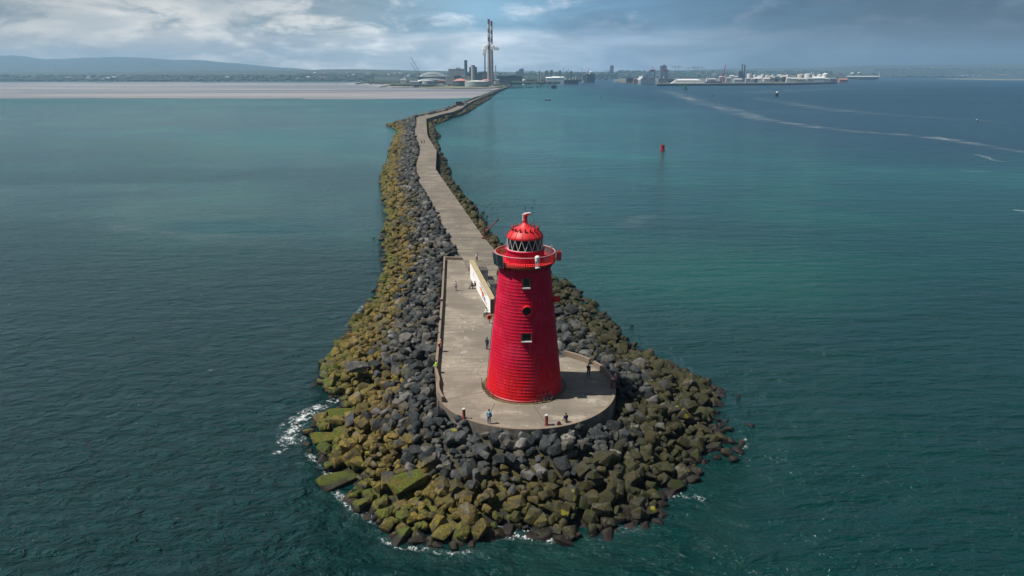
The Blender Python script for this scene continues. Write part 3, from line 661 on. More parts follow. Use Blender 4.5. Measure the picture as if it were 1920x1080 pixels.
def rock_mass():
    VS, FS, AT = [], [], []; off = 0
    PA = [mesh_arrays(m) for m in PRO]; PB = [mesh_arrays(m) for m in PLO]
    for k, r in enumerate(ROCKS):
        if k in chosen_ids: continue
        v, f = (PA if r[1] < 135 else PB)[r[4]]
        from mathutils import Euler
        m = np.array(Euler(r[5]).to_matrix()); s = np.array(r[8])*r[3] if len(r) > 8 else r[3]
        w = (v*s) @ m.T+np.array(r[:3]); VS.append(w); FS.append(f+off); off += len(w); AT.append(np.full(len(w), r[6]))
    V = np.concatenate(VS); Fc = np.concatenate(FS); at = np.concatenate(AT)
    me = bpy.data.meshes.new('boulders'); me.vertices.add(len(V)); me.vertices.foreach_set('co', V.ravel())
    me.loops.add(Fc.size); me.loops.foreach_set('vertex_index', Fc.ravel().astype(np.int32))
    me.polygons.add(len(Fc)); me.polygons.foreach_set('loop_start', np.arange(0, Fc.size, 3, dtype=np.int32))
    a = me.attributes.new('rnd', 'FLOAT', 'POINT'); a.data.foreach_set('value', at)
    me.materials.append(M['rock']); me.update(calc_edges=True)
    tag(link('boulders', me), 'the smaller and farther boulders of the rock armour along both sides of the mole', kind='stuff')
    print('ROCKS', len(ROCKS), 'verts', len(V))
rock_mass()

# ------------------------------------------------------------------ water and foam
w = MB(); w.add([(-9900,-900,0),(9900,-900,0),(9900,10700,0),(-9900,10700,0)], [(0,1,2,3)])
tag(w.build('water', 'water'), kind='structure')
def foam_run(mb, pts, widths, strength, cells, z=.03, seed=0):
    """ribbon of broken foam lying on the water"""
    pts = [Vector((p[0], p[1])) for p in pts]; dense = []
    for a, b in zip(range(len(pts)-1), range(1, len(pts))):
        for t in range(6): 
            u = t/6; dense.append((pts[a].lerp(pts[b], u), widths[a]+(widths[b]-widths[a])*u, strength[a]+(strength[b]-strength[a])*u))
    dense.append((pts[-1], widths[-1], strength[-1])); L = len(dense); vs = []; at = []; ce = []
    for k, (p, wd, s) in enumerate(dense):
        d = (dense[min(k+1,L-1)][0]-dense[max(k-1,0)][0]).normalized(); nrm = Vector((-d.y, d.x))
        e = min(1, k/3, (L-1-k)/3)
        for j in range(7):
            u = (j-3)/3; q = p+nrm*wd*u*.5; vs.append((q.x, q.y, z)); at.append(s*(1-abs(u)**1.6)*e); ce.append(cells)
    fs = [(k*7+j, k*7+j+1, k*7+8+j, k*7+7+j) for k in range(L-1) for j in range(6)]
    me = MB(); me.add(vs, fs, 0, at); mesh = me.mesh('foam', 'foam', False, 'foam')
    a = mesh.attributes.new('cells', 'FLOAT', 'POINT'); a.data.foreach_set('value', ce)
    if sum(pp.normal.z for pp in mesh.polygons) < 0: mesh.flip_normals()
    return mesh
fm = []
def foam(lst, widths, strength, cells, z=.03):
    n = len(lst); wd = widths if hasattr(widths, '__len__') else [widths]*n; stt = strength if hasattr(strength, '__len__') else [strength]*n
    fm.append(foam_run(None, gl(lst, z), wd, stt, cells, z))
foam([(648,742),(610,758),(575,775),(548,795),(540,815),(528,840),(508,858)], [1.5,2.5,3.2,4.0,3.6,2.4,1.2], [.8,.95,1,1,.95,.8,.5], .9)
foam([(558,782),(545,815),(530,832),(560,828),(580,812)], [1,2,2.2,1.6,1], [.7,.95,.9,.8,.6], 1.1, .04)
foam([(565,845),(600,868),(618,892),(628,922),(662,952),(700,975),(722,985)], [1.2,1.6,1.5,1.2,1.8,1.6,1], [.75,.8,.8,.7,.85,.8,.6], 1.3, .05)
foam([(700,1002),(745,1024),(800,1030),(850,1040),(900,1030)], [1,1.4,1.2,1.2,1], [.6,.72,.6,.66,.6], 1.4)
foam([(915,1012),(945,998),(985,1002),(1030,1008),(1068,1012)], [2.0,3.0,3.0,2.6,1.5], [.7,.95,.85,.95,.6], 1.1, .05)
foam([(1150,995),(1190,988),(1228,985)], [1.2,1.5,1.2], [.75,.8,.6], 1.3)
foam([(1238,940),(1268,928),(1300,930),(1338,945)], [1.0,1.6,1.6,1.2], [.75,.82,.6,.66], 1.2)
foam([(1380,865),(1400,835),(1395,812)], [.8,.9,.8], [.6,.6,.5], 1.3)
foam([(690,560),(660,600),(640,622)], [.9,1.2,.9], [.7,.75,.6], 1.2)
foam([(1235,167),(1262,174),(1290,183),(1330,197),(1375,207),(1420,222),(1465,229),(1530,238),(1610,247),(1690,252),(1780,262),(1850,274),(1940,290)], [60,60,50,45,36,30,26,22,20,18,16,14,12], [.3,.75,.95,.8,.9,.85,.75,.9,.75,.85,.95,.7,.5], .05)
foam([(1400,180),(1460,190),(1530,202),(1620,212),(1750,221),(1930,232)], [50,50,44,40,34,30], [.2,.4,.5,.5,.45,.3], .03)
foam([(1380,176),(1440,172),(1520,168),(1600,166),(1660,167)], [90,110,110,110,90], [.2,.45,.5,.45,.2], .02)
foam([(1270,180),(1292,185),(1308,190)], [12,18,10], [.7,.85,.6], .7, .05)
foam([(1330,199),(1352,203),(1372,207)], [8,12,8], [.6,.8,.6], .7, .05)
foam([(1455,228),(1470,230),(1500,232)], [5,8,5], [.6,.85,.6], .8, .05)
foam([(1752,255),(1766,259),(1784,264)], [4,7,4], [.8,1.0,.7], .9, .05)
foam([(1820,288),(1845,293),(1862,300),(1895,306)], [3,5,4,3], [.7,.95,.85,.6], .9)
foam([(1786,318),(1830,322),(1872,322)], [3,4,3], [.6,.75,.6], .9)
foam([(1850,275),(1900,282),(1935,288)], [5,6,6], [.6,.7,.6], .9)
foam([(1895,392),(1915,395),(1940,398)], [3,4,3], [.8,.9,.7], .9)
foam([(1540,320),(1700,323),(1800,330)], [12,14,10], [.25,.4,.3], .05)
foam([(1160,430),(1190,415),(1240,400)], [8,10,8], [.2,.4,.25], .06)
foam([(1045,152),(1085,154),(1130,155)], [150,170,120], [.5,.8,.5], .03)
foam([(1030,163),(1055,159),(1062,157)], [40,60,40], [.7,.9,.7], .04)
# wash along the near waterline, broken up
ws = [p for p in SHORE if p[1] < 150 and p[0] > -30]
rf_ = random.Random(6); run = []
def flush():
    if len(run) > 2: fm.append(foam_run(None, [q[0] for q in run], [q[1] for q in run], [q[2] for q in run], 1.2, .06))
    run.clear()
cen = Vector((0, 95))
for i, p in enumerate(ws):
    if i and math.hypot(p[0]-ws[i-1][0], p[1]-ws[i-1][1]) > 22: flush()
    out = Vector(p)-Vector((1.5, max(p[1], 76))); out = out.normalized() if out.length > 0 else out
    lee = p[0] > 12
    run.append(((p[0]+out.x*.9, p[1]+out.y*.9), rf_.uniform(2.0, 4.4), rf_.uniform(.35,.70) if lee else rf_.uniform(.60,1.0)))
flush()
for me in fm: tag(link('foam', me), 'streak of white foam on the sea surface', kind='stuff')
# ------------------------------------------------------------------ the lighthouse
LH = empty('lighthouse', (TWR[0], TWR[1], DZ), 'tall tapered red lighthouse with ridged walls, balcony and domed lantern on the round platform', 'lighthouse')
def Rz(z): return 4.45-(4.45-2.83)*z/15.3
def lh(mb, name, mats, parent=LH, **k): return mb.build(name, mats, parent, **k)
prof, rim = [], []
nco = 40; hc = 15.3/nco
for i in range(nco):
    z0 = i*hc; r0 = Rz(z0); r1 = Rz(z0+hc)
    prof += [(r0+.024, z0+.0), (r0+.030, z0+hc*.14), (r0+.004, z0+hc*.26), (r1+.002, z0+hc*.97)]
    rim += [0.2, 1.0, .9, 0.0]
prof.append((2.83, 15.3)); rim.append(0)
m = MB(); m.lathe(prof, 72, att=rim); lh(m, 'tower', 'red', smooth=False, attname='rim')
# skirt of the foot
m = MB(); m.lathe([(4.60,0),(4.58,.16),(4.50,.22),(4.46,.23)], 72, closed=False); lh(m, 'base', 'red_dark')
def on_wall(az, z, out=0.0):
    """point on the tower face; az measured from the camera side, + to the right"""
    r = Rz(z)+out; a = R(-90+az); return Vector((r*math.cos(a), r*math.sin(a), z))
def frame_mat(az, z):
    a = R(-90+az); n = Vector((math.cos(a), math.sin(a), 0)); u = Vector((-n.y, n.x, 0)); slope = (4.45-2.83)/15.3
    up = Vector((-n.x*slope, -n.y*slope, 1)).normalized(); nn = u.cross(up).normalized()
    return u, up, nn
def wbox(mb, az, z, cu, cv, cn, du, dv, dn, mi=0):
    u, up, nn = frame_mat(az, z); o = on_wall(az, z); vs = []
    for k in (-1, 1):
        for a, b in ((-1,-1),(1,-1),(1,1),(-1,1)): vs.append(o+u*(cu+a*du/2)+up*(cv+b*dv/2)+nn*(cn+k*dn/2))
    mb.add(vs, [(3,2,1,0),(4,5,6,7),(0,1,5,4),(1,2,6,5),(2,3,7,6),(3,0,4,7)], mi)
def window(az, z, w, h):
    fr = MB()
    for cu, cv, du, dv in ((-w/2-.06,0,.12,h+.24),(w/2+.06,0,.12,h+.24),(0,h/2+.06,w,.12)): wbox(fr, az, z, cu, cv, .06, du, dv, .30)
    f = lh(fr, 'window', 'red_dark')
    p = MB(); wbox(p, az, z, 0, 0, .085, w, h, .05); 
    lh(p, 'pane', 'glass_dark', parent=f)
    for sg in (-1, 1): b = MB(); wbox(b, az, z, sg*(w/2-.025), 0, .125, .05, h, .03); lh(b, 'casement', 'mid_grey', parent=f)
    s = MB(); wbox(s, az, z, 0, -h/2-.055, .12, w+.10, .12, .34); lh(s, 'sill', 'white_paint', parent=f)
window(2, 13.75, .78, 1.02); window(2.5, 7.65, 1.05, .86)
def horn(az, z, r, L):
    u, up, nn = frame_mat(az, z); o = on_wall(az, z); nn = Vector((nn.x, nn.y, 0)).normalized(); pr = MB(); n = 20
    up = Vector((0,0,1)); u = up.cross(nn)
    def ringv(d, q): return [o+nn*d+(u*math.cos(2*math.pi*i/n)+up*math.sin(2*math.pi*i/n))*q for i in range(n)]
    seq = [(-.2,r*.92),(L*.8,r*.95),(L,r*1.1),(L+.02,r*1.1),(L+.02,r*.92),(L*.55,r*.86)]; vs = []
    for d, q in seq: vs += ringv(d, q)
    pr.add(vs, [(k*n+i, k*n+(i+1)%n, (k+1)*n+(i+1)%n, (k+1)*n+i) for k in range(len(seq)-1) for i in range(n)])
    p = lh(pr, 'porthole', 'red_bright', smooth=True)
    d = MB(); d.add(ringv(L*.55+.01, r*.86), [tuple(range(n))]); lh(d, 'opening', 'black', parent=p)
horn(3, 10.75, .52, .60); horn(83, 11.05, .38, .75)
# small fittings down the left edge
for az, z in ((-97,13.9),(-96,12.3),(-98,10.6)):
    b = MB(); wbox(b, az, z, 0, 0, .12, .22, .55, .22); lh(b, 'wall_bracket', 'dark_grey')
b = MB(); b.tube([on_wall(-94,z,.10) for z in (15.0,12,9,6,3,.3)], .035); lh(b, 'cable', 'dark_grey')
# gallery
ZD = 15.5
m = MB(); m.lathe([(2.80,ZD-.55),(2.95,ZD-.35),(3.30,ZD-.10),(3.42,ZD-.06),(3.42,ZD+.14)], 64, closed=False); gd = lh(m, 'gallery_deck', 'orange_rust'); m = MB(); m.lathe([(3.42,ZD+.14),(3.34,ZD+.15),(2.0,ZD+.15)], 64, closed=False); lh(m, 'floor', 'red_bright', parent=gd)
for i in range(24):
    a = 2*math.pi*(i+.5)/24; b = MB(); c, s = math.cos(a), math.sin(a)
    b.add([(2.78*c-.06*s,2.78*s+.06*c,ZD-.95),(2.78*c+.06*s,2.78*s-.06*c,ZD-.95),(2.78*c-.06*s,2.78*s+.06*c,ZD-.2),(2.78*c+.06*s,2.78*s-.06*c,ZD-.2),(3.30*c-.06*s,3.30*s+.06*c,ZD-.13),(3.30*c+.06*s,3.30*s-.06*c,ZD-.13)],
          [(0,1,3,2),(0,2,4),(1,5,3),(0,4,5,1),(2,3,5,4)]); lh(b, 'bracket', 'red_dark')
m = MB(); RG = 3.36
def circ(r, z, n=72): return [(r*math.cos(2*math.pi*i/n), r*math.sin(2*math.pi*i/n), z) for i in range(n)]
for i in range(84):
    a = 2*math.pi*i/84; m.tube([(RG*math.cos(a),RG*math.sin(a),ZD+.12),(RG*math.cos(a),RG*math.sin(a),ZD+1.08)], .030 if i % 7 else .05, 5)
m.ring(circ(RG,ZD+.30), .03, 5); rl = lh(m, 'railing', 'red_bright')
m = MB(); m.ring(circ(RG,ZD+1.10), .050, 8); lh(m, 'handrail', 'pale_pink', parent=rl, smooth=True)
# lantern
m = MB(); m.lathe([(2.16,ZD+.15),(2.14,ZD+1.30),(2.24,ZD+1.34),(2.24,ZD+1.44),(1.98,ZD+1.46)], 64, closed=False); lh(m, 'lantern_base', 'red', smooth=True)
ZG, ZE, RL = ZD+1.44, ZD+2.72, 2.0
m = MB(); m.lathe([(RL-.03,ZG),(RL-.03,ZE)], 48, closed=False); gz = lh(m, 'lantern_glazing', 'glass', smooth=True)
m = MB(); NT = 16
for i in range(NT):
    a, b2, c2 = (2*math.pi*k/NT-math.pi/2 for k in (i, i+.5, i+1)); P = lambda t, z: (RL*math.cos(t), RL*math.sin(t), z)
    m.tube([P(a,ZG+.02),P(b2,ZE-.02)], .032, 5); m.tube([P(b2,ZE-.02),P(c2,ZG+.02)], .032, 5)
m.ring(circ(RL,ZG+.02,48), .035, 5); m.ring(circ(RL,ZE-.02,48), .035, 5); lh(m, 'lattice', 'rope_white')
m = MB(); m.lathe([(.95,ZG-.2),(1.0,ZG+.1),(1.05,ZG+.7),(1.0,ZE-.1),(.8,ZE)], 32); lh(m, 'lens', 'glass_dark', smooth=True)
m = MB(); m.lathe([(1.70,ZG-.3),(1.70,ZG+.34)], 32); lh(m, 'lens_table', 'mid_grey')
m = MB()
for a0_, a1_ in ((-128,-52),):
    k = 18; vs = []
    for i in range(k+1):
        t = R(a0_+(a1_-a0_)*i/k); vs += [(1.86*math.cos(t),1.86*math.sin(t),ZG-.05),(1.86*math.cos(t),1.86*math.sin(t),ZE+.05),(1.83*math.cos(t),1.83*math.sin(t),ZG-.05),(1.83*math.cos(t),1.83*math.sin(t),ZE+.05)]
    m.add(vs, [f for i in range(k) for f in ((4*i,4*i+4,4*i+5,4*i+1),(4*i+2,4*i+3,4*i+7,4*i+6))])
lh(m, 'blind', 'black')
# dome
ZT = ZE+1.62
dome = [(1.92,ZE-.06),(2.04,ZE-.04),(2.06,ZE+.06),(1.98,ZE+.22),(1.80,ZE+.46),(1.56,ZE+.70),(1.34,ZE+.88),(1.20,ZE+.96),(1.00,ZE+1.02),(.82,ZE+1.10),(.64,ZE+1.24),(.45,ZE+1.40),(.29,ZE+1.54),(.25,ZT)]
m = MB(); m.lathe(dome, 64); dm = lh(m, 'dome', 'red_bright', smooth=True)
for i in range(16):
    a = 2*math.pi*(i+.5)/16; b = MB(); b.tube([((r+.015)*math.cos(a),(r+.015)*math.sin(a),z+.01) for r, z in dome[2:8]], .035, 5); lh(b, 'rib', 'red_dark', parent=dm)
for i in range(16):
    a = 2*math.pi*i/16; c, s = math.cos(a), math.sin(a); b = MB(); b.lathe([(.075,ZE+.62),(.075,ZE+1.02),(.12,ZE+1.04),(.12,ZE+1.13),(.06,ZE+1.19)], 10, (1.47*c,1.47*s,0)); lh(b, 'vent', 'red_dark', parent=dm)
m = MB(); m.lathe([(.27,ZT-.04),(.25,ZT+.1),(.25,ZT+.85),(.29,ZT+.88),(.2,ZT+.96)], 16); m.tube([(0,0,ZT+.86),(.30,0,ZT+.94),(.55,0,ZT+.96)], .13, 8)
cw = lh(m, 'chimney_cowl', 'red_bright', smooth=True)
m = MB(); m.tube([(-.16,-.02,ZT+.92),(.10,-.02,ZT+1.0),(.34,-.02,ZT+1.03),(.58,-.02,ZT+1.05)], .10, 10, r2=.09); m.tube([(-.22,-.10,ZT+.2),(-.23,-.10,ZT+.92)], .08, 8); lh(m, 'hood', 'white_paint', parent=cw, smooth=True)
m = MB(); m.tube([(0,0,ZT+1.05),(0,0,ZT+1.75)], .03, 5); m.tube([(-.45,0,ZT+1.62),(.85,0,ZT+1.62)], .022, 5); m.box((.74,0,ZT+1.62),(.26,.03,.12)); m.lathe([(.07,0),(.02,.16)],8,(0,0,ZT+1.7)); lh(m, 'weather_vane', 'dark_grey')
m = MB(); ax, ay = .95, .55; zb = ZE+1.0; m.tube([(ax,ay,zb),(ax,ay,zb+3.05)], .028, 5, r2=.014); m.box((ax,ay,zb+3.05),(.10,.10,.16))
for t in (0, 2.1, 4.2): m.tube([(ax+.26*math.cos(t),ay+.26*math.sin(t),zb-.1),(ax,ay,zb+.85)], .016, 4)
lh(m, 'aerial', 'steel')
# lamps and boxes round the gallery
m = MB(); a = R(-90+21.5); cx, cy = 3.50*math.cos(a), 3.50*math.sin(a)
m.lathe([(.10,ZD+.75),(.26,ZD+.80),(.27,ZD+1.22),(.20,ZD+1.34),(.05,ZD+1.38)], 14, (cx,cy,0))
for t in (0,1.57,3.14,4.71): m.tube([(cx+.19*math.cos(t),cy+.19*math.sin(t),ZD+.05),(cx+.19*math.cos(t),cy+.19*math.sin(t),ZD+.8)], .055, 6)
m.box((cx,cy,ZD+.05),(.55,.5,.08),a); lh(m, 'sector_light', 'white_paint', smooth=False)
m = MB(); a = R(-4); cx, cy = 3.82*math.cos(a), 3.82*math.sin(a); m.box((cx,cy,ZD+.60),(.52,.62,.98),a); m.lathe([(.12,0),(.05,.14)],8,(cx,cy,ZD+1.09)); m.box((cx,cy,ZD+.60),(.56,.5,.06),a)
hb = lh(m, 'foghorn_box', 'red_dark'); m = MB(); m.box((3.56*math.cos(a),3.56*math.sin(a),ZD+.25),(.5,.10,.14),a); m.box((3.56*math.cos(a),3.56*math.sin(a),ZD+.95),(.5,.06,.06),a); lh(m, 'bracket', 'steel', parent=hb)
for k, az in enumerate((-86,-68,-50)):
    a = R(-90+az); c, s = math.cos(a), math.sin(a); u = Vector((-s,c,0)); n = Vector((c,s,-.10)).normalized(); up = u.cross(n)*-1; up = Vector((0,0,1)) if up.z <= 0 else up
    o = Vector((3.56*c,3.56*s,ZD+.50)); W, Hh = 1.06, 1.42
    def slab(mb, o, w_, h_, d_):
        vs = [o+u*(x*w_/2)+up*(z*h_/2)+n*(y*d_/2) for y in (-1,1) for x, z in ((-1,-1),(1,-1),(1,1),(-1,1))]
        mb.add(vs, [(3,2,1,0),(4,5,6,7),(0,1,5,4),(1,2,6,5),(2,3,7,6),(3,0,4,7)])
    f = MB(); slab(f, o, W, Hh, .05); fo = lh(f, 'solar_panel', 'steel')
    q = MB(); slab(q, o+n*.028, W-.09, Hh-.09, .012); lh(q, 'cells', 'solar', parent=fo)
for a, hh in ((R(52),.75),(R(24),.35),(R(128),.3)):
    m = MB(); m.tube([(RG*math.cos(a),RG*math.sin(a),ZD+.1),(RG*math.cos(a),RG*math.sin(a),ZD+1.1+hh)], .035, 5); m.lathe([(.11,0),(.11,.2),(.04,.26)],8,(RG*math.cos(a),RG*math.sin(a),ZD+1.12)); lh(m, 'post_lamp', 'mid_grey')
# handrail at the tower foot (left)
hr = MB(); pts = []
for d in range(176, 232, 8): pts.append((TWR[0]+5.05*math.cos(R(d)), TWR[1]+5.05*math.sin(R(d))))
for p in pts: hr.tube([(p[0],p[1],DZ),(p[0],p[1],DZ+.85)], .03, 5)
for z in (.85,.45): hr.tube([(p[0],p[1],DZ+z) for p in pts], .028, 5)
tag(hr.build('handrail_fence', 'black'), 'low dark curved handrail hugging the left side of the tower foot', 'handrail')

# ------------------------------------------------------------------ painted wall, lifebuoys, cabinets
def bag(px, py): return G(px, py, DZ)
wa, wb = Vector(G(881.5,521,DZ)[:2]), Vector(G(919.5,588,DZ)[:2]); wd = (wb-wa).normalized(); wn = Vector((-wd.y, wd.x)); wn = -wn if wn.x < 0 else wn   # to the right
h0, h1, TH = 3.15, 2.25, .74
wl = empty('mural_wall', (wa.x, wa.y, DZ), 'white painted wall with blue and red lettering and a mustard stone top beside the platform', 'wall')
def wp(t, off, z, L=(wb-wa).length): q = wd*(t*L)+wn*off; return (q.x, q.y, z)
def hz(t): return h0+(h1-h0)*t
m = MB(); vs = []
for t in (0, 1): vs += [wp(t,0,-.2), wp(t,TH,-.2), wp(t,TH,hz(t)), wp(t,0,hz(t))]
m.add(vs, [(0,1,2,3),(7,6,5,4),(0,4,5,1),(1,5,6,2),(2,6,7,3),(3,7,4,0)]); m.build('wall', 'seawall', wl)
m = MB(); vs = []
for t in (-.01, 1.008): vs += [wp(t,-.05,hz(t)+.002), wp(t,TH+.05,hz(t)+.002), wp(t,TH+.05,hz(t)+.16), wp(t,-.05,hz(t)+.16)]
m.add(vs, [(0,1,2,3),(7,6,5,4),(0,4,5,1),(1,5,6,2),(2,6,7,3),(3,7,4,0)]); m.build('coping', 'coping', wl)
m = MB(); m.add([wp(.004,-.008,.02), wp(.996,-.008,.02), wp(.996,-.008,hz(.996)), wp(.004,-.008,hz(.004))], [(0,1,2,3)]); M['mural_white'] = simple('mural_white', (.88,.88,.87), .6, .04, 1.0); pn = m.build('painted_face', 'mural_white', wl)
rs = random.Random(5)
def glyphs(t0, t1, v0, v1, n, mat, name):
    m = MB()
    for i in range(n):
        a = t0+(t1-t0)*(i+.12)/n; b = t0+(t1-t0)*(i+.85)/n; w = (b-a)*.32
        def q(ta, tb, va, vb, k): m.add([wp(ta,-.013-.0005*k,va*hz(ta)), wp(tb,-.013-.0005*k,va*hz(tb)), wp(tb,-.013-.0005*k,vb*hz(tb)), wp(ta,-.013-.0005*k,vb*hz(ta))], [(0,1,2,3)])
        q(a, a+w, v0, v1, 0)
        k = rs.randint(0, 3); dv = v1-v0
        if k in (0,1): q(b-w, b, v0, v1, 0)
        if k in (0,2,3): q(a+w, b-w*(k==0), v1-dv*.28, v1, 1)
        if k in (1,3): q(a+w, b-w*(k==1), v0+dv*.36, v0+dv*.62, 1)
        if k in (2,): q(a+w, b, v0, v0+dv*.28, 2)
    m.build(name, mat, pn)
glyphs(.52, .84, .74, .88, 9, 'sign_blue', 'lettering'); glyphs(.62, .86, .14, .26, 8, 'sign_blue', 'lettering'); glyphs(.20, .235, .52, .74, 1, 'sign_blue', 'lettering')
def blob(t, v, rt, rv, mat, name, k):
    m = MB(); n = 14; m.add([wp(t+rt*math.cos(2*math.pi*i/n)*(1+.15*math.sin(3*i)),-.015-.001*k,(v+rv*math.sin(2*math.pi*i/n)*(1+.15*math.cos(2*i)))*hz(t)) for i in range(n)], [tuple(range(n))]); m.build(name, mat, pn)
blob(.60,.55,.075,.13,'sign_orange','emblem',0); blob(.67,.42,.06,.13,'sign_red','emblem',1); blob(.71,.56,.035,.09,'sign_orange','emblem',2); blob(.76,.36,.03,.10,'sign_blue','emblem',3)
for (px, py, zz, mat, lab) in ((883,517,1.35,'buoy_red','red lifebuoy on a post at the far end of the white wall'), (918,606,.95,'orange_buoy','orange lifebuoy on a post by the near end of the white wall')):
    g = bag(px, py); e = empty('lifebuoy', g, lab, 'lifebuoy'); m = MB(); m.box((0,.10,.75),(.10,.10,1.5)); m.box((0,.06,zz),(.55,.05,.75)); m.build('post', 'rust' if mat == 'orange_buoy' else 'mid_grey', e)
    m = MB(); m.ring([(.30*math.cos(2*math.pi*i/18),-.04,zz+.36*math.sin(2*math.pi*i/18)) for i in range(18)], .10, 8); m.build('ring', mat, e, smooth=True)
m = MB(); g = bag(914.5,592); m.box((0,0,.28),(.75,.55,.56),0,0,.94); m.box((0,0,.60),(.80,.60,.08)); tag(m.build('bench_block', 'cream_paint', None, g), 'pale stone seat at the near end of the white wall under the seated person', 'stone seat')
for q, (cols, lab) in enumerate((([(896,496),(908,496),(915,507.5),(901,507.5)],'dark-roofed white cabinet behind the far half of the mural wall'), ([(910.5,521),(922,521),(931.5,533.5),(918.5,533.5)],'dark-roofed white cabinet behind the mural wall, nearest the tower'))):
    zt = 1.85; P4 = [Vector(G(x,y,DZ+zt)) for x, y in cols]; o = (P4[2]+P4[3])/2; e = empty('cabinet', (o.x,o.y,DZ), lab, 'cabinet')
    far = [P4[0], P4[1]]; ln = 2.6; dirv = ((P4[0]-P4[3]).normalized()+(P4[1]-P4[2]).normalized())/2
    base = [P4[3], P4[2], P4[2]+dirv*ln, P4[3]+dirv*ln]; base = [(p.x-o.x, p.y-o.y) for p in base]
    m = MB(); m.prism(base, 0, zt-.06); m.build('body', 'cabinet_white', e)
    ctr = (sum(p[0] for p in base)/4, sum(p[1] for p in base)/4); rf = [((p[0]-ctr[0])*1.08+ctr[0], (p[1]-ctr[1])*1.05+ctr[1]) for p in base]
    m = MB(); m.prism(rf, zt-.06, zt+.05); m.build('roof', 'roof_felt', e)
    bx, by = base[0], base[1]; m = MB(); m.box(((bx[0]+by[0])/2, (bx[1]+by[1])/2-.02, .85), (abs(by[0]-bx[0])*.8, .04, 1.5)); d = m.build('door', 'light_grey', e); m = MB(); m.box((by[0]-.35,by[1]-.06,.9),(.05,.06,.16)); m.build('handle', 'dark_grey', d)

# ------------------------------------------------------------------ bollards, derrick, bicycles
for px, py, lab in ((870,785,'rust-red bollard on the front rim left of the person in light blue'), (1024.5,797,'rust-red bollard on the front rim next to the seated man in a dark jacket'), (1148,727,'rust-red bollard in front of the seated person in pink'), (828.5,573,'rusty bollard beside the parapet, farthest up the platform'), (823.5,659,'rusty bollard against the parapet behind the person in orange')):
    g = bag(px, py); e = empty('bollard', g, lab, 'bollard', 'rust-red mooring bollards')
    m = MB(); m.lathe([(.24,0),(.20,.06),(.175,.10),(.17,1.12)], 16); m.build('post', 'rust_red', e, smooth=True)
    m = MB(); m.lathe([(.20,1.122),(.205,1.19),(.16,1.24),(.02,1.25)], 16); m.build('cap', 'coping' if px < 860 else 'light_grey', e, smooth=True)
g = bag(908.5,447); e = empty('derrick', g, 'old rusty derrick with a leaning boom at the right edge of the walkway', 'derrick')
m = MB(); m.tube([(0,0,-.5),(0,0,2.7)], .24, 8); m.box((0,0,.15),(1.1,1.1,.35)); m.build('post', 'rust', e)
m = MB(); m.tube([(0,0,1.2),(3.0,4.2,3.4)], .15, 6, r2=.13); m.box((3.0,4.2,3.4),(.4,.4,.4)); m.build('boom', 'rust', e)
m = MB(); m.tube([(0,0,2.7),(3.0,4.2,3.5)], .03, 4); m.build('stay', 'dark_grey', e)
def bicycle(mat):
    e = bpy.data.objects.new('bicycle', None); COL.objects.link(e); e.empty_display_size = .2
    for sx in (-.52, .52):
        w_ = MB(); w_.ring([(sx+.32*math.cos(2*math.pi*i/24),0,.35+.32*math.sin(2*math.pi*i/24)) for i in range(24)], .028, 6); wo = w_.build('wheel', 'tyre', e, smooth=True)
        s_ = MB()
        for i in range(8): t = math.pi*i/8; s_.tube([(sx-.3*math.cos(t),0,.35-.3*math.sin(t)),(sx+.3*math.cos(t),0,.35+.3*math.sin(t))], .004, 3)
        s_.tube([(sx,-.06,.35),(sx,.06,.35)], .035, 8); s_.build('spokes', 'steel', wo)
    f = MB()
    for a, b in (((-.52,0,.35),(-.18,0,.85)),((-.52,0,.35),(-.08,0,.32)),((-.08,0,.32),(-.2,0,.92)),((-.08,0,.32),(.36,0,.78)),((-.18,0,.84),(.34,0,.88)),((.52,0,.35),(.33,0,.98))): f.tube([a, b], .024, 6)
    f.build('frame', mat, e)
    h = MB(); h.tube([(.33,0,.96),(.30,0,1.05)], .02, 6); h.tube([(.42,-.30,1.05),(.31,-.12,1.05),(.31,.12,1.05),(.42,.30,1.05)], .018, 6); h.build('handlebar', 'black', e)
    s = MB(); s.ell((-.21,0,.97), (.15,.075,.035), 10, 6); s.tube([(-.2,0,.88),(-.21,0,.96)], .016, 6); s.build('saddle', 'black', e)
    p = MB(); p.lathe([(.09,-.02),(.09,.02)], 14, (0,0,0)); 
    p = MB(); p.ring([(-.08+.09*math.cos(2*math.pi*i/14),.03,.32+.09*math.sin(2*math.pi*i/14)) for i in range(14)], .012, 5); p.tube([(-.08,-.12,.46),(-.08,-.05,.45),(-.08,.05,.19),(-.08,.12,.18)], .014, 5); p.build('crank', 'steel', e)
    return e
for (az, mat, lab) in ((20,'reddish_bike','dark red bicycle leaning on the tower foot, the left one of the pair'), (33,'navy','dark navy bicycle leaning on the tower foot, the right one of the pair')):
    e = bicycle(mat); a = R(-90+az); e.location = (TWR[0]+4.95*math.cos(a), TWR[1]+4.95*math.sin(a), DZ+.012)
    e.rotation_euler = (R(-10), 0, a+math.pi/2); tag(e, lab, 'bicycle')

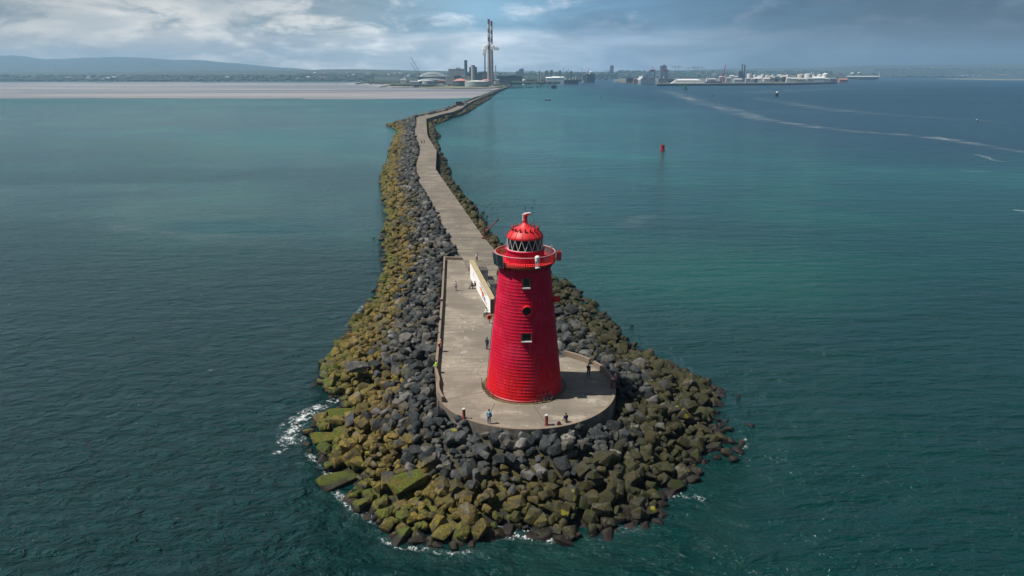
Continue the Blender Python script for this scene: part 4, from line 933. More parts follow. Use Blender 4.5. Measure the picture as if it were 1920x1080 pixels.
# ------------------------------------------------------------------ people
def caps_mesh(caps, voxel, name):
    bm = bmesh.new()
    for c in caps:
        if len(c) == 4: p0, p1, r0, r1 = c; sc0 = (1,1,1)
        else: p0, p1, r0, r1, sc0 = c
        b2 = bmesh.new()
        for p, r in ((p0, r0), (p1, r1)):
            mt = Matrix.Translation(p) @ Matrix.Diagonal((r*sc0[0], r*sc0[1], r*sc0[2], 1))
            bmesh.ops.create_uvsphere(b2, u_segments=10, v_segments=6, radius=1, matrix=mt)
        r = bmesh.ops.convex_hull(b2, input=b2.verts[:])
        bmesh.ops.delete(b2, geom=[v for v in b2.verts if not v.link_faces], context='VERTS')
        inn = [f for f in r['geom_interior'] if isinstance(f, bmesh.types.BMVert) and f.is_valid]
        if inn: bmesh.ops.delete(b2, geom=inn, context='VERTS')
        t = bpy.data.meshes.new('t'); b2.to_mesh(t); b2.free(); bm.from_mesh(t); bpy.data.meshes.remove(t)
    me = bpy.data.meshes.new(name+'_raw'); bm.to_mesh(me); bm.free()
    ob = bpy.data.objects.new('tmp', me); COL.objects.link(ob); md = ob.modifiers.new('r', 'REMESH'); md.mode = 'VOXEL'; md.voxel_size = voxel
    dg = bpy.context.evaluated_depsgraph_get(); out = bpy.data.meshes.new_from_object(ob.evaluated_get(dg)); out.name = name
    bpy.data.objects.remove(ob); bpy.data.meshes.remove(me)
    out.polygons.foreach_set('use_smooth', [True]*len(out.polygons)); return out
def V3(*a): return Vector(a)
def figure(pose):
    """joints of a figure facing -Y, feet at z=0; returns capsules for skin and for each garment"""
    if pose == 'stand':   hip, lean = .90, 0; legs = [((-.10,0,.90),(-.11,-.02,.49),(-.12,.03,.09)), ((.10,0,.90),(.11,-.02,.49),(.13,.03,.09))]; arms = [((-.19,.01,1.40),(-.25,.03,1.12),(-.25,-.08,.88)), ((.19,.01,1.40),(.25,.03,1.12),(.24,-.08,.88))]
    elif pose == 'photo': hip, lean = .90, 0; legs = [((-.10,0,.90),(-.10,-.02,.49),(-.11,.03,.09)), ((.10,0,.90),(.12,-.03,.49),(.13,.0,.09))]; arms = [((-.19,.01,1.40),(-.24,-.06,1.14),(-.08,-.28,1.22)), ((.19,.01,1.40),(.25,.03,1.12),(.22,-.10,.90))]
    elif pose == 'walk':  hip, lean = .88, -.03; legs = [((-.10,0,.88),(-.10,-.16,.50),(-.10,-.17,.10)), ((.10,0,.88),(.10,.06,.48),(.10,.30,.16))]; arms = [((-.19,0,1.38),(-.24,.12,1.13),(-.23,.10,.88)), ((.19,0,1.38),(.24,-.12,1.14),(.22,-.26,.94))]
    elif pose == 'lean':  hip, lean = .88, -.12; legs = [((-.10,0,.88),(-.10,-.02,.48),(-.11,.05,.09)), ((.10,0,.88),(.10,-.03,.48),(.12,.04,.09))]; arms = [((-.19,-.10,1.36),(-.24,-.24,1.10),(-.16,-.42,1.00)), ((.19,-.10,1.36),(.24,-.24,1.10),(.16,-.42,1.00))]
    else:                 hip, lean = .50, -.08; legs = [((-.10,0,.50),(-.13,-.43,.50),(-.14,-.50,.09)), ((.10,0,.50),(.13,-.43,.52),(.15,-.62,.12))]; arms = [((-.19,-.06,1.00),(-.23,-.12,.74),(-.12,-.36,.62)), ((.19,-.06,1.00),(.23,-.12,.74),(.10,-.36,.62))]
    ch = V3(0, lean*.8, hip+.42); sh = V3(0, lean, hip+.50); nk = V3(0, lean*1.05, hip+.60); hd = V3(0, lean*1.15-.02, hip+.73)
    skin, shirt, trou, shoe, hair = [], [], [], [], []
    torso = [(V3(0,0,hip+.02), V3(0,lean*.3,hip+.18), .125, .118, (1.12,.85,1)), (V3(0,lean*.3,hip+.18), ch, .118, .140, (1.10,.80,1)), (ch+V3(-.10,0,.02), ch+V3(.10,0,.02), .095, .095, (1,.9,1)), (sh+V3(-.15,0,-.01), sh+V3(.15,0,-.01), .062, .062)]
    skin += torso+[(sh+V3(0,0,-.02), nk+V3(0,0,.03), .062, .052)]
    skin += [(hd+V3(0,.012,.035), hd+V3(0,.010,.02), .098, .092, (.86,1,1.0)), (hd+V3(0,-.025,-.055), hd+V3(0,-.02,-.02), .062, .075, (.9,1,1)), (hd+V3(0,-.088,-.005), hd+V3(0,-.108,-.030), .010, .016), (hd+V3(-.084,.01,.0), hd+V3(-.088,.012,-.03), .018, .014), (hd+V3(.084,.01,.0), hd+V3(.088,.012,-.03), .018, .014), (hd+V3(-.03,-.085,-.068), hd+V3(.03,-.085,-.068), .010, .010)]
    hair += [(hd+V3(0,.020,.055), hd+V3(0,.028,.03), .103, .101, (.90,1,1.0)), (hd+V3(0,.05,.02), hd+V3(0,.065,-.06), .085, .06, (1,.8,1))]
    for s, (a, k, f) in zip((-1, 1), legs):
        a, k, f = V3(*a), V3(*k), V3(*f)
        skin += [(a, k, .088, .060), (k, f, .060, .040), (f+V3(0,.03,-.04), f+V3(0,-.15,-.055), .040, .028)]
        trou += [(a, k, .100, .074), (k, f+V3(0,0,.02), .074, .060)]
        shoe += [(f+V3(0,.035,-.035), f+V3(0,-.15,-.05), .052, .040), (f+V3(0,.02,-.02), f+V3(0,.02,.03), .05, .048)]
    trou += [(V3(-.07,0,hip), V3(.07,0,hip), .118, .118, (1,.95,1)), (V3(0,0,hip), V3(0,lean*.2,hip+.10), .128, .122, (1.15,.88,1))]
    shirt += [(p, q, r0+.016, r1+.016, *sx) for p, q, r0, r1, *sx in torso]
    for s, (a, e, h) in zip((-1, 1), arms):
        a, e, h = V3(*a), V3(*e), V3(*h); d = (h-e).normalized(); sd = d.cross(V3(0,0,1)) if abs(d.z) < .9 else V3(0,1,0); sd.normalize(); pl = d.cross(sd)
        skin += [(a, e, .054, .042), (e, h, .042, .028), (h, h+d*.075, .030, .034, (1,1,1))]
        for i, L in enumerate((.068, .080, .074, .058)):
            b = h+d*.078+sd*((i-1.5)*.020); skin += [(b, b+d*L*.55+pl*.006, .0098, .0092), (b+d*L*.55+pl*.006, b+d*L+pl*.024, .0092, .0080)]
        b = h+d*.02-sd*.030*s; skin += [(b, b-sd*.030*s+d*.035+pl*.012, .012, .0105), (b-sd*.030*s+d*.035+pl*.012, b-sd*.034*s+d*.068+pl*.02, .0105, .009)]
        shirt += [(a, e, .070, .058), (e, e+(h-e)*.75, .056, .044)]
    return dict(skin=skin, shirt=shirt, trousers=trou, shoes=shoe, hair=hair)
POSE = {}
for pz in ('stand', 'photo', 'walk', 'lean', 'sit'):
    fg = figure(pz); POSE[pz] = {k: caps_mesh(v, .009 if k == 'skin' else .016, 'person' if k == 'skin' else k) for k, v in fg.items()}
def cloth(name, col): 
    if name not in M: M[name] = simple(name, col, .85, .12, 6)
    return name
def with_mat(me, mat): c = me.copy(); c.materials.clear(); c.materials.append(M[mat]); return c
def person(px, py, pose, rz, shirt, trousers, shoes, hair, label, dz=0.0, s=1.0, group=None, off=(0,0)):
    g = G(px, py, DZ+dz); b = link('person', with_mat(POSE[pose]['skin'], 'skin'), None, (g[0]+off[0], g[1]+off[1], DZ+dz), rz); b.scale = (s,)*3
    for k, mt in (('shirt', shirt), ('trousers', trousers), ('shoes', shoes), ('hair', hair)):
        if mt: link(k, with_mat(POSE[pose][k], mt), b)
    return tag(b, label, 'person', group)
cloth('c_white',(.62,.62,.60)); cloth('c_navy',(.012,.022,.07)); cloth('c_dark',(.018,.018,.022)); cloth('c_pink',(.55,.16,.20)); cloth('c_mauve',(.25,.14,.20)); cloth('c_orange',(.42,.15,.05)); cloth('c_hivis',(.32,.75,.05)); cloth('c_jeans',(.05,.08,.19)); cloth('c_sky',(.20,.42,.58)); cloth('c_maroon',(.085,.012,.03)); cloth('c_khaki',(.27,.22,.11)); cloth('c_rose',(.60,.11,.12))
person(887.5,494,'lean',R(20),'c_white','c_dark','c_dark','dark_hair','person in a pale shirt standing behind the far end of the white wall', off=(.6,2.0))
person(855,545,'walk',R(200),'c_white','c_mauve','c_dark','dark_hair','person in a white top and mauve trousers walking up the platform')
person(886,541,'sit',R(-70),'c_dark','c_dark','c_dark','dark_hair','person in dark clothes sitting with legs stretched out by the white wall', dz=-.02)
m = MB(); g = G(892,541,DZ); 
person(891.5,540.5,'sit',R(-60),'c_maroon','c_dark','c_dark','dark_hair','person in a maroon top sitting against the white wall')
person(912.5,592,'sit',R(-40),'c_white','c_dark','c_dark','dark_hair','person in a white top and dark trousers sitting on the pale stone seat', dz=.12)
person(917,655,'stand',R(150),'c_navy','c_navy','c_dark','dark_hair','person in navy standing close to the left side of the tower', off=(-.25,0))
person(826.5,659,'photo',R(-60),'c_orange','c_jeans','c_white','rope_white','person in an orange top and white cap with a hand on the parapet')
person(820.5,699,'lean',R(-85),'c_hivis','c_dark','c_dark','dark_hair','person in a fluorescent green vest leaning on the parapet')
person(917,797,'photo',R(170),'c_sky','c_jeans','skin','dark_hair','person in a light blue top standing at the front rim of the platform', off=(0,.25))
person(1061.5,797,'sit',R(200),'c_navy','c_khaki','c_dark','dark_hair','man in a dark jacket and khaki trousers sitting on the front rim', dz=-.25, off=(0,.1))
person(1103,706,'walk',R(160),'c_navy','c_navy','c_dark','dark_hair','person in dark blue walking near the gap in the rear parapet')
person(1144,722,'sit',R(-65),'c_pink','c_navy','c_dark','rope_white','person in a pink top sitting on the curved parapet', dz=.28, off=(.65,.2))
person(1149,720,'sit',R(-50),'c_rose','c_navy','c_dark','c_orange','orange-haired person in rose red sitting on the parapet behind the bollard', dz=.30, off=(.45,.5))
person(790.5,269,'walk',R(20),'c_dark','c_dark','c_dark','dark_hair','walker in dark clothes far up the sea wall, the left one of two', s=1.05)
person(795.5,269,'walk',R(10),'c_dark','c_jeans','c_dark','dark_hair','walker in dark clothes far up the sea wall, the right one of two', s=1.05)
def bagmesh(px, py, mat, lab, sz=(.42,.26,.34), off=(0,0,0), name='bag'):
    g = G(px, py, DZ); e = empty(name, (g[0]+off[0], g[1]+off[1], DZ+off[2]), lab, 'bag')
    m = MB(); m.box((0,0,sz[2]*.5), sz, .3, 0, .75); m.ell((0,-sz[1]*.45,sz[2]*.35),(sz[0]*.35,.07,sz[2]*.28)); m.build('body', mat, e)
    m = MB(); m.tube([(-.08,0,sz[2]),(-.05,0,sz[2]+.10),(.05,0,sz[2]+.10),(.08,0,sz[2])], .015, 5); m.build('strap', 'black', e)
bagmesh(1048,796.5,'c_maroon','dark maroon bag lying beside the man on the front rim')
bagmesh(919.5,797,'c_dark','black shoulder bag on the hip of the person in light blue', (.34,.16,.26), (.0,.35,.82))
# ------------------------------------------------------------------ far shore: land, sand, hills
GZ = 3.0                                                            # quay level
def sheet(name, pxs, z, mat, h=None, kind='structure', label=None):
    pl = gl(pxs, 0 if h is None else h)
    if h is None: o = link(name, tri_sheet(name, pl, z, mat))
    else: o = mass(name, pl, h, -1.5, mat)
    return tag(o, label, kind=kind)
def flats():
    """tidal sand: a gently undulating surface that dips under the water at its edges and in its pools"""
    nx, ny = 240, 70; vs = []
    for j in range(ny):
        t = j/(ny-1); row = 189.5-35.3*t**.8
        for i in range(nx):
            u = i/(nx-1); px = -330+(940+330)*u; lim = 189.5-35.3*t**.8
            x, y, _ = G(px, row, 0)
            h = -.22+.42*min(1, max(0, (188-row)/6))+.21*mnoise.fractal(Vector((x/420, y/170, 2.0)), 1.0, 2.0, 5)
            if px > 845: h -= .0025*(px-845)*max(0, (row-176)/10)
            h -= .55*max(0, (156.3-row)/2.0)*(.6 if px > 380 else .25)
            if px > np.interp(row, [161,167,175,185], [948,936,918,888]): h -= 1.0
            vs.append((x, y, h))
    fs = [(j*nx+i, j*nx+i+1, (j+1)*nx+i+1, (j+1)*nx+i) for j in range(ny-1) for i in range(nx-1)]
    me = bpy.data.meshes.new('beach'); me.from_pydata(vs, [], fs); me.materials.append(M['sand']); me.polygons.foreach_set('use_smooth', [True]*len(fs)); me.update()
    tag(link('beach', me), kind='structure')
flats()
sheet('beach', [(690,161.2),(720,160.6),(735,161.5),(800,163.2),(850,164),(880,163.6),(895,164.5),(860,166.2),(820,165.3),(760,163.8),(715,162.6)], .25, 'pale_sand')
sheet('beach', [(640,156.8),(700,156),(745,155.8),(730,158.6),(690,158.4)], .25, 'pale_sand')
# the power-station headland, then the harbour shores
sheet('headland', [(712,162.6),(728,160.4),(770,161),(800,164.3),(850,165.2),(905,165),(925,164.2),(948,161.5),(960,157.8),(1032,157),(1046,154.3),(1080,152.2),(1102,150.4),(1104,148.5),(900,147),(800,149),(740,154),(728,158)], 0, 'dune', h=2.4)
sheet('headland', [(666,156.5),(690,155.2),(745,155.5),(760,157),(800,150),(760,149),(690,152)], 0, 'land', h=3.0)
sheet('port_land', [(1150,152.6),(1178,155.2),(1228,156.4),(1236,157.2),(1330,156.6),(1480,155.8),(1560,153.6),(1566,152.6),(1560,150.8),(1592,149.6),(1632,148.6),(1636,147.4),(1560,144.6),(1400,144),(1240,145),(1150,148)], 0, 'port', h=3.2)
sheet('embankment', [(1232,157.3),(1330,156.7),(1480,155.9),(1566,153.7),(1570,153.1),(1480,155.0),(1330,155.8),(1236,156.4)], 0, 'port', h=7.0)
sheet('mudflat', [(1748,147.6),(1800,147.2),(1990,148.6),(1990,151),(1860,150.4),(1820,149.6)], .06, 'dune')
def terrain(name, Y0, Y1, prof, mat, nx=220, ny=9, rough=6, seed=0, z0=1.5):
    """rising ground between distances Y0 and Y1 (functions of the bearing) whose skyline reaches the rows of prof"""
    xs = [p[0] for p in prof]; ys = [p[1] for p in prof]; vs, fs = [], []
    for j in range(ny):
        t = j/(ny-1)
        for i in range(nx):
            px = xs[0]+(xs[-1]-xs[0])*i/(nx-1); ya, yb = Y0(px), Y1(px); Y = ya+(yb-ya)*t
            top = A(px, float(np.interp(px, xs, ys)), yb); X = (px-960)/F*(Y*cp+(H-5)*-0+H*sp)
            hN = mnoise.fractal(Vector((X/420+seed, Y/500, seed*1.7)), .9, 2.1, 5)*rough
            z = z0+(max(top[2], z0+1)-z0)*(t**1.15)+hN*min(1, t*3)
            vs.append((X, Y, max(z, -1.0 if j == 0 else .5)))
    fs = [(j*nx+i, j*nx+i+1, (j+1)*nx+i+1, (j+1)*nx+i) for j in range(ny-1) for i in range(nx-1)]
    fs += [((ny-1)*nx+i, (ny-1)*nx+i+1, nx*ny+i+1, nx*ny+i) for i in range(nx-1)]
    for i in range(nx): x, y, z = vs[(ny-1)*nx+i]; vs.append((x, y+250, -5))
    me = bpy.data.meshes.new(name); me.from_pydata(vs, [], fs); me.materials.append(M[mat]); me.update()
    me.polygons.foreach_set('use_smooth', [True]*len(me.polygons)); return tag(link(name, me), kind='structure')
terrain('hills', lambda p: 6400, lambda p: 10200, [(-500,112),(-200,108),(0,104.5),(35,104),(60,106),(90,110.5),(125,110.5),(160,108.5),(232,106.5),(265,107.5),(330,112),(380,113.5),(445,118.5),(490,122.5),(530,127),(580,130),(640,132),(760,133)], 'land', rough=9, seed=3)
terrain('hills', lambda p: float(np.interp(p, [-500,740,880,1000,1090,1160,1600,1650,1780,1830,2500], [3520,3560,4300,4500,5300,5300,5600,6900,6900,6200,6200])), lambda p: float(np.interp(p, [900,1300], [6200,9300])), [(-500,135),(0,134.5),(300,133.5),(560,131.5),(610,130),(690,130.5),(760,132.5),(840,133.8),(960,134.4),(1060,134.6),(1200,134.8),(1300,131),(1360,129.5),(1440,127.8),(1530,127.5),(1560,126.2),(1625,122.5),(1650,121.8),(1720,122.4),(1790,121.3),(1850,120.6),(1920,119),(2100,116),(2500,112)], 'land', nx=360, rough=5, seed=8, z0=1.0)
# ------------------------------------------------------------------ trees on the far shores
def tree_mass(name, bands, label):
    m = MB(); rs = random.Random(4)
    blobs = [bm_blob(i) for i in range(6)]
    for (x0, x1, y0, y1, Y, n, smin, smax) in bands:
        for _ in range(n):
            px = rs.uniform(x0, x1); f = rs.random(); Yq = Y*(1+.22*f) if smin > 3 else Y*(1+.04*f); py = y0+(y1-y0)*f
            p = A(px, py, Yq); s = rs.uniform(smin, smax); v, fc = blobs[rs.randrange(6)]
            z = max(p[2], GZ-.5); sx = s*rs.uniform(1.0,2.6)
            m.add([(p[0]+a*sx, Yq+b*sx, z+c*s*.75) for a, b, c in v], fc)
    return tag(m.build(name, 'trees', smooth=True), label, kind='stuff')
def bm_blob(seed):
    bm = bmesh.new(); bmesh.ops.create_icosphere(bm, subdivisions=1, radius=1)
    for v in bm.verts: v.co *= 1+.35*mnoise.noise(v.co*1.7+Vector((seed*5,0,0)))
    vs = [tuple(v.co) for v in bm.verts]; fs = [tuple(v.index for v in f.verts) for f in bm.faces]; bm.free(); return vs, fs
tree_mass('treeline', [(-60,700,151.3,141,3600,900,5,12),(560,860,151,138,4000,420,5,11),(860,1160,148,138,4100,300,4,10),(1150,1560,145,133,5400,700,7,15),(1540,1640,148,141,4420,200,8,15),(1640,2000,144.5,129,6500,1500,9,20),(690,800,156.5,151,2700,170,4,8),(735,820,160.2,158.5,2080,120,2.5,4.5),(840,960,160.2,158.2,2060,60,1.8,3.0),(1440,1470,148.5,147,3000,30,3,5),(960,1045,155.5,153.5,2300,110,3,6),(850,1100,151,147.5,2700,120,4,8)], 'distant trees and hedges along the hazy far shores')
# ------------------------------------------------------------------ generic far buildings
def place(px, Y): return A(px, 500, Y)[0]
def bld(name, label, cat, px0, px1, ytop, Y, mat, depth=.6, roof=None, group=None, base=GZ-.2, extra=None):
    """block building seen between photo columns px0..px1 up to row ytop, standing at distance Y"""
    x0, x1 = place(px0, Y), place(px1, Y); w = x1-x0; zt = A((px0+px1)/2, ytop, Y)[2]; h = zt-base; d = max(w*depth, 6)
    o = MB(); e = empty(name, ((x0+x1)/2, Y+d/2, base), label, cat, group)
    o.box((0,0,h/2), (w,d,h)); o.build('wall', mat, e)
    r = MB()
    if roof == 'gable':
        k = min(h*.35, w*.18, 9); r.add([(-w/2-.4,-d/2-.4,h),(w/2+.4,-d/2-.4,h),(w/2+.4,d/2+.4,h),(-w/2-.4,d/2+.4,h),(-w/2-.4,0,h+k),(w/2+.4,0,h+k)], [(0,1,5,4),(2,3,4,5),(1,2,5),(3,0,4),(3,2,1,0)])
    else:
        r.box((0,0,h+.35),(w+.6,d+.6,.7)); r.box((w*.12,0,h+.7+min(3,h*.04)),(w*.3,d*.4,min(6,h*.08)))
    r.build('roof', extra or 'mid_grey', e); return e
def stack(name, label, cat, px, ytop, Y, r0, r1, mat, base=GZ-.2, group=None, capm='dark_grey'):
    zt = A(px, ytop, Y)[2]; x = place(px, Y); e = empty(name, (x, Y, base), label, cat, group)
    m = MB(); m.lathe([(r0,0),(r1,zt-base)], 24); m.build('shaft', mat, e, smooth=True)
    m = MB(); m.lathe([(r1*1.12,zt-base-2.2),(r1*1.14,zt-base+.02),(r1*.8,zt-base+.05),(r1*.75,zt-base-1)], 24); m.build('rim', capm, e); return e
# ------------------------------------------------------------------ the power station and waste plant
YC = 2250
for px, ytop, Y, lab in ((920.6,36,2250,'very tall red-and-white banded chimney on the left of the twin pair'), (925.2,39.5,2330,'very tall red-and-white banded chimney, half hidden behind its twin')):
    x = place(px, Y); zt = A(px, ytop, Y)[2]; e = empty('chimney', (x, Y, GZ-.2), lab, 'chimney', 'twin banded chimneys'); h = zt-GZ
    m = MB(); m.lathe([(6.8,0),(5.9,h*.12),(5.0,h*.35),(3.9,h*.65),(3.2,h)], 32); sh = m.build('shaft', 'chimney', e, smooth=True)
    m = MB(); m.lathe([(3.45,h-9),(3.55,h-8.6),(3.55,h),(2.9,h+.1),(2.8,h-3)], 32); m.build('rim', 'rust_red', e)
    for f in (.28,.515,.75): m = MB(); q = 5.35-2.4*f/.9; m.lathe([(q,h*f),(q+.9,h*f+.1),(q+.9,h*f+1.3),(q,h*f+1.3)], 32); m.build('platform_ring', 'mid_grey', e)
stack('flue_stack', 'slim dark flue with white steam at its top beside the twin chimneys', 'chimney', 913.6, 107, 2300, 2.3, 1.9, 'city_dark', capm='black')
stack('flue_stack', 'thick grey-green flue standing left of the dark boiler house', 'chimney', 880.5, 113, 2350, 5.4, 5.0, 'city_teal', capm='city_dark')
stack('flue_stack', 'shorter pale flue standing against the dark boiler house', 'chimney', 892.5, 122, 2320, 5.6, 5.0, 'light_grey', capm='mid_grey')
stack('flue_stack', 'thin banded flue just right of the twin chimneys', 'chimney', 931.8, 123, 2700, 2.2, 1.9, 'chimney')
def steam():
    m = MB(); rs = random.Random(2); base = Vector((place(913.6,2300), 2300, A(913,107,2300)[2]))
    path = [(0,0,2,3.5),(-.5,1,7,5),(-2,2,14,7),(-1,3,22,9),(1,4,29,9),(6,10,31,9),(14,14,31,9),(24,16,30,8.5),(34,18,28,7),(42,18,26,4.5)]
    for x, y, z, r in path:
        for _ in range(2): m.ell((x+rs.uniform(-1,1), y, z+rs.uniform(-1.5,1.5)), (r*rs.uniform(.8,1.05), r*.9, r*rs.uniform(.8,1.05)), 12, 8)
    o = m.build('steam', 'steam', None, base)
    md = o.modifiers.new('r','REMESH'); md.mode = 'VOXEL'; md.voxel_size = 1.6
    tag(o, 'white steam plume drifting right from the slim dark flue', kind='stuff')
steam()
bld('boiler_house', 'dark blocky boiler house with stepped roof behind the pale flue', 'power station', 886.5, 899.5, 126, 2370, 'city_teal', extra='city_dark')
bld('boiler_house', 'lower dark annex stepping down right of the boiler house', 'power station', 899.5, 908, 138, 2370, 'city_teal', extra='city_dark')
bld('boiler_house', 'dark low block between the thick flue and the boiler house', 'power station', 882.5, 888, 137, 2360, 'city_dark')
bld('turbine_hall', 'pale hall between the boiler house and the twin chimneys', 'power station', 904, 917, 135.5, 2420, 'city_grey')
def waste_plant():
    Y = 2400; x0, x1 = place(799,Y), place(850,Y); e = empty('waste_plant', ((x0+x1)/2, Y, GZ), 'low waste plant with a curved silvery shell roof', 'industrial plant'); w = x1-x0
    m = MB(); n = 22; vs = []
    zt = A(822,133.6,Y)[2]-GZ; zb = A(822,143.5,Y)[2]-GZ
    for i in range(n+1):
        t = i/n; x = -w/2+w*t; z = zb+(zt-zb)*math.sin(math.pi*min(1,max(0,t)))**.72*(1-.18*t)
        for j in range(9):
            s = j/8; y = 60*s; vs.append((x, y-30, z*math.sin(math.pi*(.12+.76*s))+zb*.0))
    m.add(vs, [(i*9+j,(i+1)*9+j,(i+1)*9+j+1,i*9+j+1) for i in range(n) for j in range(8)]); M['shell'] = simple('shell_roof', (.20,.235,.25), .45, .2, .05); m.build('roof', 'shell', e, smooth=True)
    m = MB(); m.box((0,0,zb*.5),(w*.97,52,zb)); m.build('wall', 'city_teal', e)
    m = MB(); 
    vs = []
    for i in range(11):
        t = i/10*.55; x = -w/2+w*(.16+t); z = (zb+(zt-zb)*math.sin(math.pi*(.16+t))**.72*(1-.18*(.16+t)))*.62
        vs += [(x,-31.5,z*1.18),(x,-31.5,z*1.32)]
    m.add(vs, [(2*i,2*i+2,2*i+3,2*i+1) for i in range(10)]); m.build('light_band', 'light_grey', e)
    return e
waste_plant()
bld('industrial_hall', 'large pale grey hall left of the thick flue', 'industrial hall', 850.5, 877, 129.5, 2420, 'light_grey', extra='city_pale')
bld('industrial_hall', 'lower pale hall in front of the large grey one', 'industrial hall', 845, 888, 143.5, 2330, 'city_pale', extra='light_grey')
bld('industrial_hall', 'greenish door block in the lower pale hall', 'industrial hall', 860, 872, 142, 2318, 'city_teal')
bld('brick_building', 'small brown brick building beside the white store', 'building', 833.5, 842.5, 152, 2180, 'brick', roof='gable', extra='brick')
bld('store_shed', 'low white shed in front of the brown brick building', 'shed', 829, 842, 157.8, 2120, 'white_paint', extra='white_paint')
bld('house', 'pale house among trees on the left of the power station', 'house', 767, 777, 150, 2650, 'cream_paint', roof='gable')
bld('house', 'cream low house between the trees and the small tank', 'house', 783, 797, 153.5, 2400, 'light_grey', roof='gable')
bld('store_shed', 'dark low shed between the small tank and the brick building', 'shed', 826, 833, 153, 2250, 'city_dark')
def tank(label, px0, px1, ytop, ybase, mat, roofm, cone=.12, group='storage tanks of the power station', Y=None):
    Y = Y or G((px0+px1)/2, ybase, GZ)[1]; x0, x1 = place(px0,Y), place(px1,Y); r = (x1-x0)/2; zt = A((px0+px1)/2, ytop, Y)[2]
    e = empty('storage_tank', ((x0+x1)/2, Y+r, GZ-.3), label, 'storage tank', group); h = max(zt-GZ, 3)
    m = MB(); m.lathe([(r,0),(r,h)], 32); m.build('shell', mat, e, smooth=True)
    m = MB(); m.lathe([(r*1.01,h+.02),(r*.98,h+.3),(r*.5,h+r*cone*.6),(.3,h+r*cone)], 32); m.build('roof', roofm, e)
    if r > 8:
        m = MB()
        for i in range(24): a = 2*math.pi*i/24; m.tube([(r*math.cos(a),r*math.sin(a),h),(r*math.cos(a),r*math.sin(a),h+1.2)], .1, 4)
        m.ring([(r*math.cos(2*math.pi*i/32),r*math.sin(2*math.pi*i/32),h+1.2) for i in range(32)], .12, 4); m.build('railing', 'steel', e)
        m = MB()
        for i in range(14): a = -2.2+i*.09; m.box(((r+.5)*math.cos(a),(r+.5)*math.sin(a),h*(i+1)/15),(1.2,1.2,.3),a)
        m.build('stairs', 'mid_grey', e)
    return e
tank('small grey tank with pale domed roof far left of the station', 803.5, 824, 151.5, 158.5, 'tank_grey', 'light_grey', .15, Y=2150)
tank('dark-walled tank with a salmon roof behind the big grey tank', 856, 884, 151.5, 160, 'city_dark', 'salmon_roof', .30, Y=2160)
tank('tank with a salmon roof peeping out under the twin chimneys', 905, 923, 151, 160, 'tank_grey', 'salmon_roof', .28, Y=2220)
tank('biggest grey tank with a white roof in front of the twin chimneys', 877, 919, 152.6, 162, 'tank_grey', 'white_paint', .08, Y=2050)
bld('warehouse', 'long dark warehouse right of the twin chimneys', 'warehouse', 934, 977.5, 143, 2450, 'city_dark', .35, extra='city_dark')
bld('store_shed', 'little pale shed at the right foot of the twin chimneys', 'shed', 931, 938, 150, 2180, 'light_grey', roof='gable')
tank('small white tank at the right end of the long dark warehouse', 978, 984, 149, 153, 'white_paint', 'white_paint', .25, 'white tanks', Y=2420)
def crawler(px, py, tipx, tipy, Y, lab):
    b = A(px, py, Y); t = A(tipx, tipy, Y); e = empty('crawler_crane', (b[0], Y, GZ-.2), lab, 'crane'); m = MB(); hh = t[2]-GZ
    m.box((0,0,1),(9,7,2)); m.box((0,0,3.5),(7,4.5,3)); m.build('cab', 'city_dark', e)
    m = MB(); base = Vector((0,0,5)); tip = Vector((t[0]-b[0],0,hh)); d = tip-base; n = 16
    for o in ((-.9,-.9),(.9,-.9),(-.9,.9),(.9,.9)):
        q = Vector((o[0]*.7, o[1], o[0]*.7)); m.tube([base+q, tip+q*.3], .28, 4)
    for k in range(n):
        a, c = base+d*(k/n), base+d*((k+1)/n); s = 1 if k % 2 else -1; m.tube([a+Vector((.6*s,-.9,.6*s)), c+Vector((-.6*s,-.9,-.6*s))], .16, 3)
    m.tube([base+Vector((4,0,8)), tip], .12, 3); m.build('boom', 'dark_grey', e)
crawler(796, 140, 770.5, 106.5, 2500, 'crawler crane with the longer and higher of two raised booms')
crawler(793, 139, 769.5, 117, 2560, 'crawler crane with the lower and shorter of two raised booms')
# jetty
def jetty():
    Y = 1960; e = empty('jetty', (place(990,Y), Y, 0), 'pale-decked jetty on piles reaching into the channel', 'jetty'); x0 = place(953,Y)-place(990,Y); x1 = place(1030,Y)-place(990,Y)
    m = MB(); m.box(((x0+x1)/2,0,6.3),(x1-x0,9,1.0)); m.box(((x0+x1)/2,-4.6,7.1),(x1-x0,.3,.6)); m.build('deck', 'city_pale', e)
    n = 12
    for i in range(n):
        x = x0+(x1-x0)*(i+.7)/n; m = MB(); m.tube([(x,-3,-2),(x,-3,5.8)], .55, 6); m.tube([(x,3,-2),(x,3,5.8)], .55, 6); m.build('pile', 'city_dark', e)
    m = MB(); m.box((place(1033,Y)-place(990,Y),0,3),(13,14,10)); m.box((place(1033,Y)-place(990,Y),0,8.6),(8,8,1.6)); m.build('head', 'city_dark', e)
    m = MB(); m.box((x0+10,0,3),(16,14,8)); m.build('abutment', 'mid_grey', e)
jetty()
for px, py, w_, lab in ((953,165.4,14,'low dark dolphin beside the sea wall end of the jetty'), (972,165.2,26,'long low mooring dolphin in front of the jetty'), (992,165,16,'low mooring dolphin in front of the jetty, right of the long one'), (1008.5,164.8,3,'single small mooring post right of the low dolphins'), (1015,161.5,7,'square dark dolphin under the right part of the jetty')):
    g = G(px, py, 0); m = MB(); m.box((0,0,1.2),(w_*1.1,7,1.6))
    for q in (-.45,-.15,.15,.45): m.tube([(q*w_,0,-2),(q*w_,0,4)], .5, 6)
    tag(m.build('mooring_dolphin', 'city_dark', None, g), lab, 'mooring dolphin', 'mooring dolphins by the jetty')
